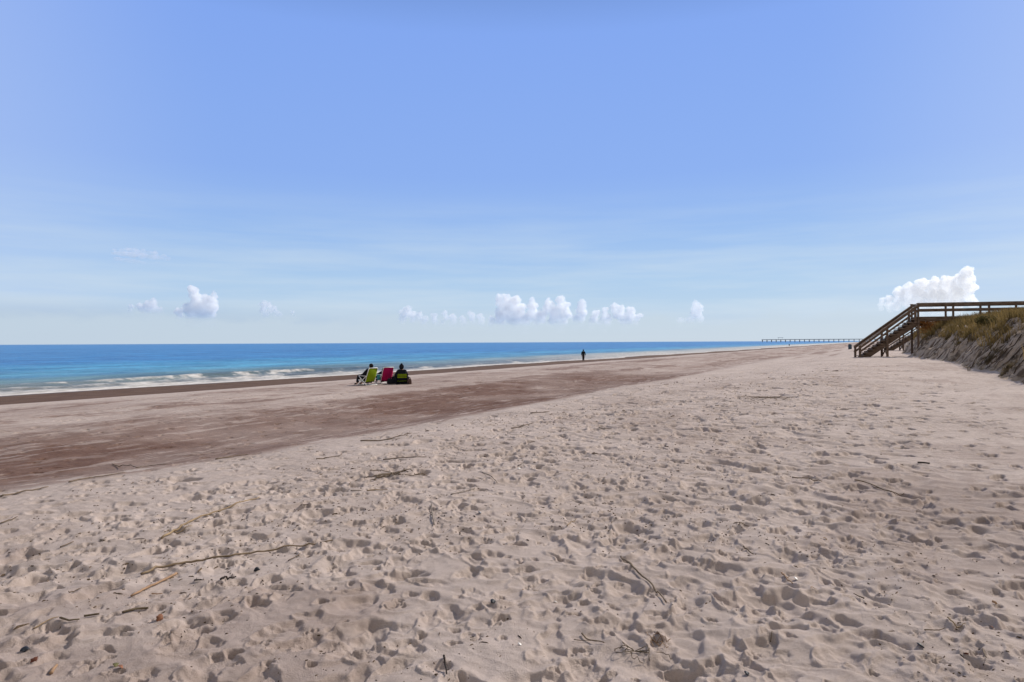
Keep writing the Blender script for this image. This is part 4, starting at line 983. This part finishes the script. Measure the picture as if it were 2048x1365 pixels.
stick([(1161, 1273.5), (1170, 1282), (1205.8, 1289.5)], .007, M_reedd, 'thin forked brown twig near the bottom right of centre', 'twig', 'twig', branch=[(1145, 1284), (1180, 1285)])
stick([(1538, 1290), (1541, 1272)], .005, M_reedd, 'tiny upright twig in the hollowed sand at bottom', 'twig', 'twig')
stick([(66, 1262), (90, 1250), (116, 1237)], .006, M_reed, 'thin pale straw reaching to the brown seed pod at lower left', 'straw', 'straw')
stick([(120, 1097), (146, 1085)], .008, M_reedd, 'short dark reed in pale sand at left below the far reeds')
stick([(136, 1192), (150, 1184), (163, 1180)], .006, M_reedd, 'thin curled straw left of the orange-tan reed', 'straw', 'straw')
stick([(100, 1352), (104, 1344), (111, 1337)], .014, M_orng, 'brown bark strip near the bottom left corner', 'bark', 'bark', .3, joints=False)
stick([(302, 1190), (323, 1190)], .006, M_orng, 'tiny level orange straw under the orange-tan reed', 'straw', 'straw')
stick([(1725, 1200), (1705, 1190)], .007, M_reedd, 'dark twig on the rippled sand right of bottom middle', 'twig', 'twig')

# leaves
def leaf(px, py, size, mat, label, rz, tilt=.5, cat='leaf', name='leaf'):
    size *= .75; p = G(px, py); V = []; F = []; n_ = 8
    for i in range(n_+1):
        t_ = i/n_; w_ = math.sin(math.pi*t_**.8)*.34*(1+.2*math.sin(i*2.3)); c_ = .22*math.sin(math.pi*t_)
        V += [(-w_, t_-.5, c_+.12*w_), (0, t_-.5, c_-.05), (w_, t_-.5, c_+.16*w_)]
    for i in range(n_):
        k_ = i*3; F += [(k_, k_+1, k_+4, k_+3), (k_+1, k_+2, k_+5, k_+4)]
    mb = MB(); mb.add([Vector(v_)*size for v_ in V], F); o = mb.build(name, mat, None, True)
    m_ = o.modifiers.new('t', 'SOLIDIFY'); m_.thickness = size*.03
    st_ = MB().tube([(0, -.5*size, 0), (0, -.75*size, .03*size), (.05*size, -size, .0)], size*.022, 5).build('leaf_stem', mat, o, True)
    o.location = p+Vector((0, 0, size*.12)); o.rotation_euler = (tilt, tilt*.6, rz); tag(o, label, cat); return o
M_lbr = simple('brown_leaf', (.20, .085, .045), .7, .2, .4, 30, .001)
M_lyl = simple('yellow_leaf', (.42, .25, .06), .7, .2, .4, 30, .001)
M_lrd = simple('red_leaf', (.15, .055, .035), .7, .2, .4, 30, .001)
M_lgr = simple('green_leaf', (.12, .11, .045), .7, .2, .4, 30, .001)
leaf(1980.4, 1258.8, .045, M_lbr, 'brown leaf with a stalk near the right edge', .6)
leaf(1927.9, 1313, .045, M_lrd, 'reddish brown leaf standing in the sand at lower right', 2.2, .9)
leaf(1647.9, 1078.9, .045, M_lyl, 'yellow leaf on the wavy sand right of centre', 1.2)
leaf(1621.9, 1177.8, .04, M_orng, 'orange leaf right of the white shell', 1.5, .2)
leaf(67, 1323.4, .055, M_lrd, 'dark red leaf upright near the bottom left corner', .1, 1.1)
leaf(228, 1333, .05, M_lgr, 'olive green leaf near bottom left', .9, .3)
leaf(237, 1340, .045, M_lbr, 'brown leaf touching the olive green leaf', 1.5, .3)
leaf(1042.8, 1180.5, .022, M_orng, 'tiny orange leaf scrap near centre bottom', .5, .4)
leaf(317, 1240, .07, M_lbr, 'crumpled tan leaf clump below the thick olive stick', .4, .8)
# shells
def shell(px, py, size, mat, label, rz=0., tilt=.3):
    size *= .78; p = G(px, py); V = [(0, -.45, 0)]; F = []; nr, na = 5, 13
    for j in range(1, nr+1):
        for i in range(na):
            a_ = math.pi*(.08+.84*i/(na-1)); r_ = j/nr; rib_ = 1+.05*(i % 2)
            V.append((math.cos(a_)*r_*.62*rib_, -.45+math.sin(a_)*r_*.95*rib_, .42*math.sin(math.pi*min(1, r_*.75))*(math.sin(a_))**.5))
    for i in range(na-1): F.append((0, 1+i, 2+i))
    for j in range(nr-1):
        for i in range(na-1): k_ = 1+j*na+i; F.append((k_, k_+na, k_+na+1, k_+1))
    mb = MB(); mb.add([Vector(v_)*size for v_ in V], F); o = mb.build('seashell', mat, None, True)
    m_ = o.modifiers.new('t', 'SOLIDIFY'); m_.thickness = size*.05
    o.location = p+Vector((0, 0, size*.05)); o.rotation_euler = (tilt, 0, rz); tag(o, label, 'shell'); return o
M_shw = simple('white_shell', (.72, .68, .62), .4, .5, .12, 30)
M_shb = simple('black_mussel', (.02, .022, .028), .5, .25, .3, 20)
M_shg = simple('grey_shell', (.16, .16, .18), .45, .4, .3, 30)
M_sht = simple('tan_shell', (.22, .15, .11), .5, .4, .3, 30)
shell(1589, 1161.8, .042, M_shw, 'white shell lying beside the knobbly yellow twig', 1.2)
shell(1036.6, 1291, .03, M_shw, 'small bright white shell near the bottom middle', 1.6)
shell(1108.4, 1206, .03, M_shw, 'white shell sliver right of the black mussel shell', 2.2)
shell(983.7, 1208.5, .045, M_shb, 'glossy black mussel shell in a footprint near the middle', .8)
shell(958, 1027, .045, M_shg, 'grey and white shell on flat sand right of the pale pointing stick', 1.4)
shell(1490, 1349.5, .035, M_shb, 'black mussel shell at the bottom edge right of centre', 1.0)
shell(1836.6, 1293.8, .05, M_shb, 'black mussel shell at lower right below the thin dark twig', 1.5)
shell(47.6, 1301.5, .045, M_shb, 'bluish black mussel shell near the bottom left corner', .6)
shell(1312, 1280, .075, M_sht, 'large round brown shell standing on edge by the seaweed', 1.9, 1.2)
shell(1037, 939.5, .05, M_shw, 'white shell far up the sand beside the bent pale twig', .6)
shell(462, 997, .04, M_shw, 'white shell scrap beyond the curved tan reed', .6)
shell(512, 1143, .045, M_shb, 'dark mussel shell standing up right of the gnarled black twig', .4, 1.0)
# seaweed tangle
def tangle(px, py, rad_, n_, mat, label, seed):
    p = G(px, py); rnd = random.Random(seed); mb = MB()
    for k_ in range(n_):
        a_ = rnd.uniform(0, 6.28); c_ = Vector((rnd.gauss(0, rad_*.5), rnd.gauss(0, rad_*.3), 0)); pts = []
        for i in range(7):
            a_ += rnd.uniform(-.8, .8); c_ = c_ + Vector((math.cos(a_), math.sin(a_), 0))*rad_*.16
            pts.append(Vector((c_.x, c_.y, zsand(p.x+c_.x, p.y+c_.y)-p.z+.006+abs(rnd.gauss(0, .012)))))
        c_ = Vector((0, 0, 0)); pts[0] = Vector((0, 0, .008)); mb.tube(pts, [.0018 if py > 1000 else .005]*7, 5)
    o = mb.build('seaweed', mat, None, True); o.location = p; tag(o, label, 'seaweed'); return o
tangle(1266, 1306, .09, 9, M_olv, 'tangled brown seaweed left of the round brown shell', 1)
tangle(1310, 1290, .06, 6, M_orng, 'yellowish seaweed strands under the round brown shell', 2)
tangle(1552, 796, .5, 16, M_reedd, 'dark matted reeds far off on the sand before the stairs', 3)
tangle(785, 948, .28, 14, M_reedd, 'dark matted reeds on the trampled sand left of middle', 4)
# fragments nobody could count
def fragments():
    rnd = np.random.default_rng(8); V = []; F = []
    k_ = 0
    while k_ < 6000:
        r_ = 2.2*math.exp(rnd.uniform(0, math.log(14))); t_ = R(rnd.uniform(-44, 44)); x, y = r_*math.sin(t_), r_*math.cos(t_)
        s_, q_ = sq(x, y); dn = float(fbm(np.array([x/1.5]), np.array([y/1.5]), 3, 3)[0])
        if s_ < 36.8 or rnd.uniform() < float(ss(np.array(s_), 41.5, 45.0))*(q_ > 6) or dn < rnd.uniform(-.4, .4): continue
        k_ += 1; z = zsand(x, y)
        a_ = rnd.uniform(0, math.pi); ln = abs(rnd.normal(.001, .0035))+.0015
        if rnd.uniform() < .05: ln *= 3.5
        ln *= 1+r_*.12; w_ = min(ln*.45, .0016+.0005*r_)
        dx, dy = math.cos(a_)*ln, math.sin(a_)*ln; nx, ny = -math.sin(a_)*w_, math.cos(a_)*w_; i_ = len(V); h_ = w_*1.1
        t1_, t2_ = rnd.uniform(-.3, .5, 2)*ln
        V += [(x-dx, y-dy, z-.002), (x+nx, y+ny, z-.002), (x+dx, y+dy, z-.002), (x-nx, y-ny, z-.002), (x-dx*.5, y-dy*.5, z+h_+max(t1_, 0)*.4), (x+dx*.5, y+dy*.5, z+h_+max(t2_, 0)*.4)]
        F += [(i_, i_+1, i_+4), (i_+1, i_+5, i_+4), (i_+1, i_+2, i_+5), (i_+2, i_+3, i_+5), (i_+3, i_+4, i_+5), (i_+3, i_, i_+4)]
    o = np_mesh('debris', np.array(V), np.array(F), simple('plant_crumbs', (.06, .042, .030), .9, .1, .6, 60, 0, (.20, .14, .09)), None, False)
    tag(o, 'tiny dark crumbs of reed and bark strewn over the pale sand', 'debris', kind='stuff')
fragments()
print('done', len(D.objects))
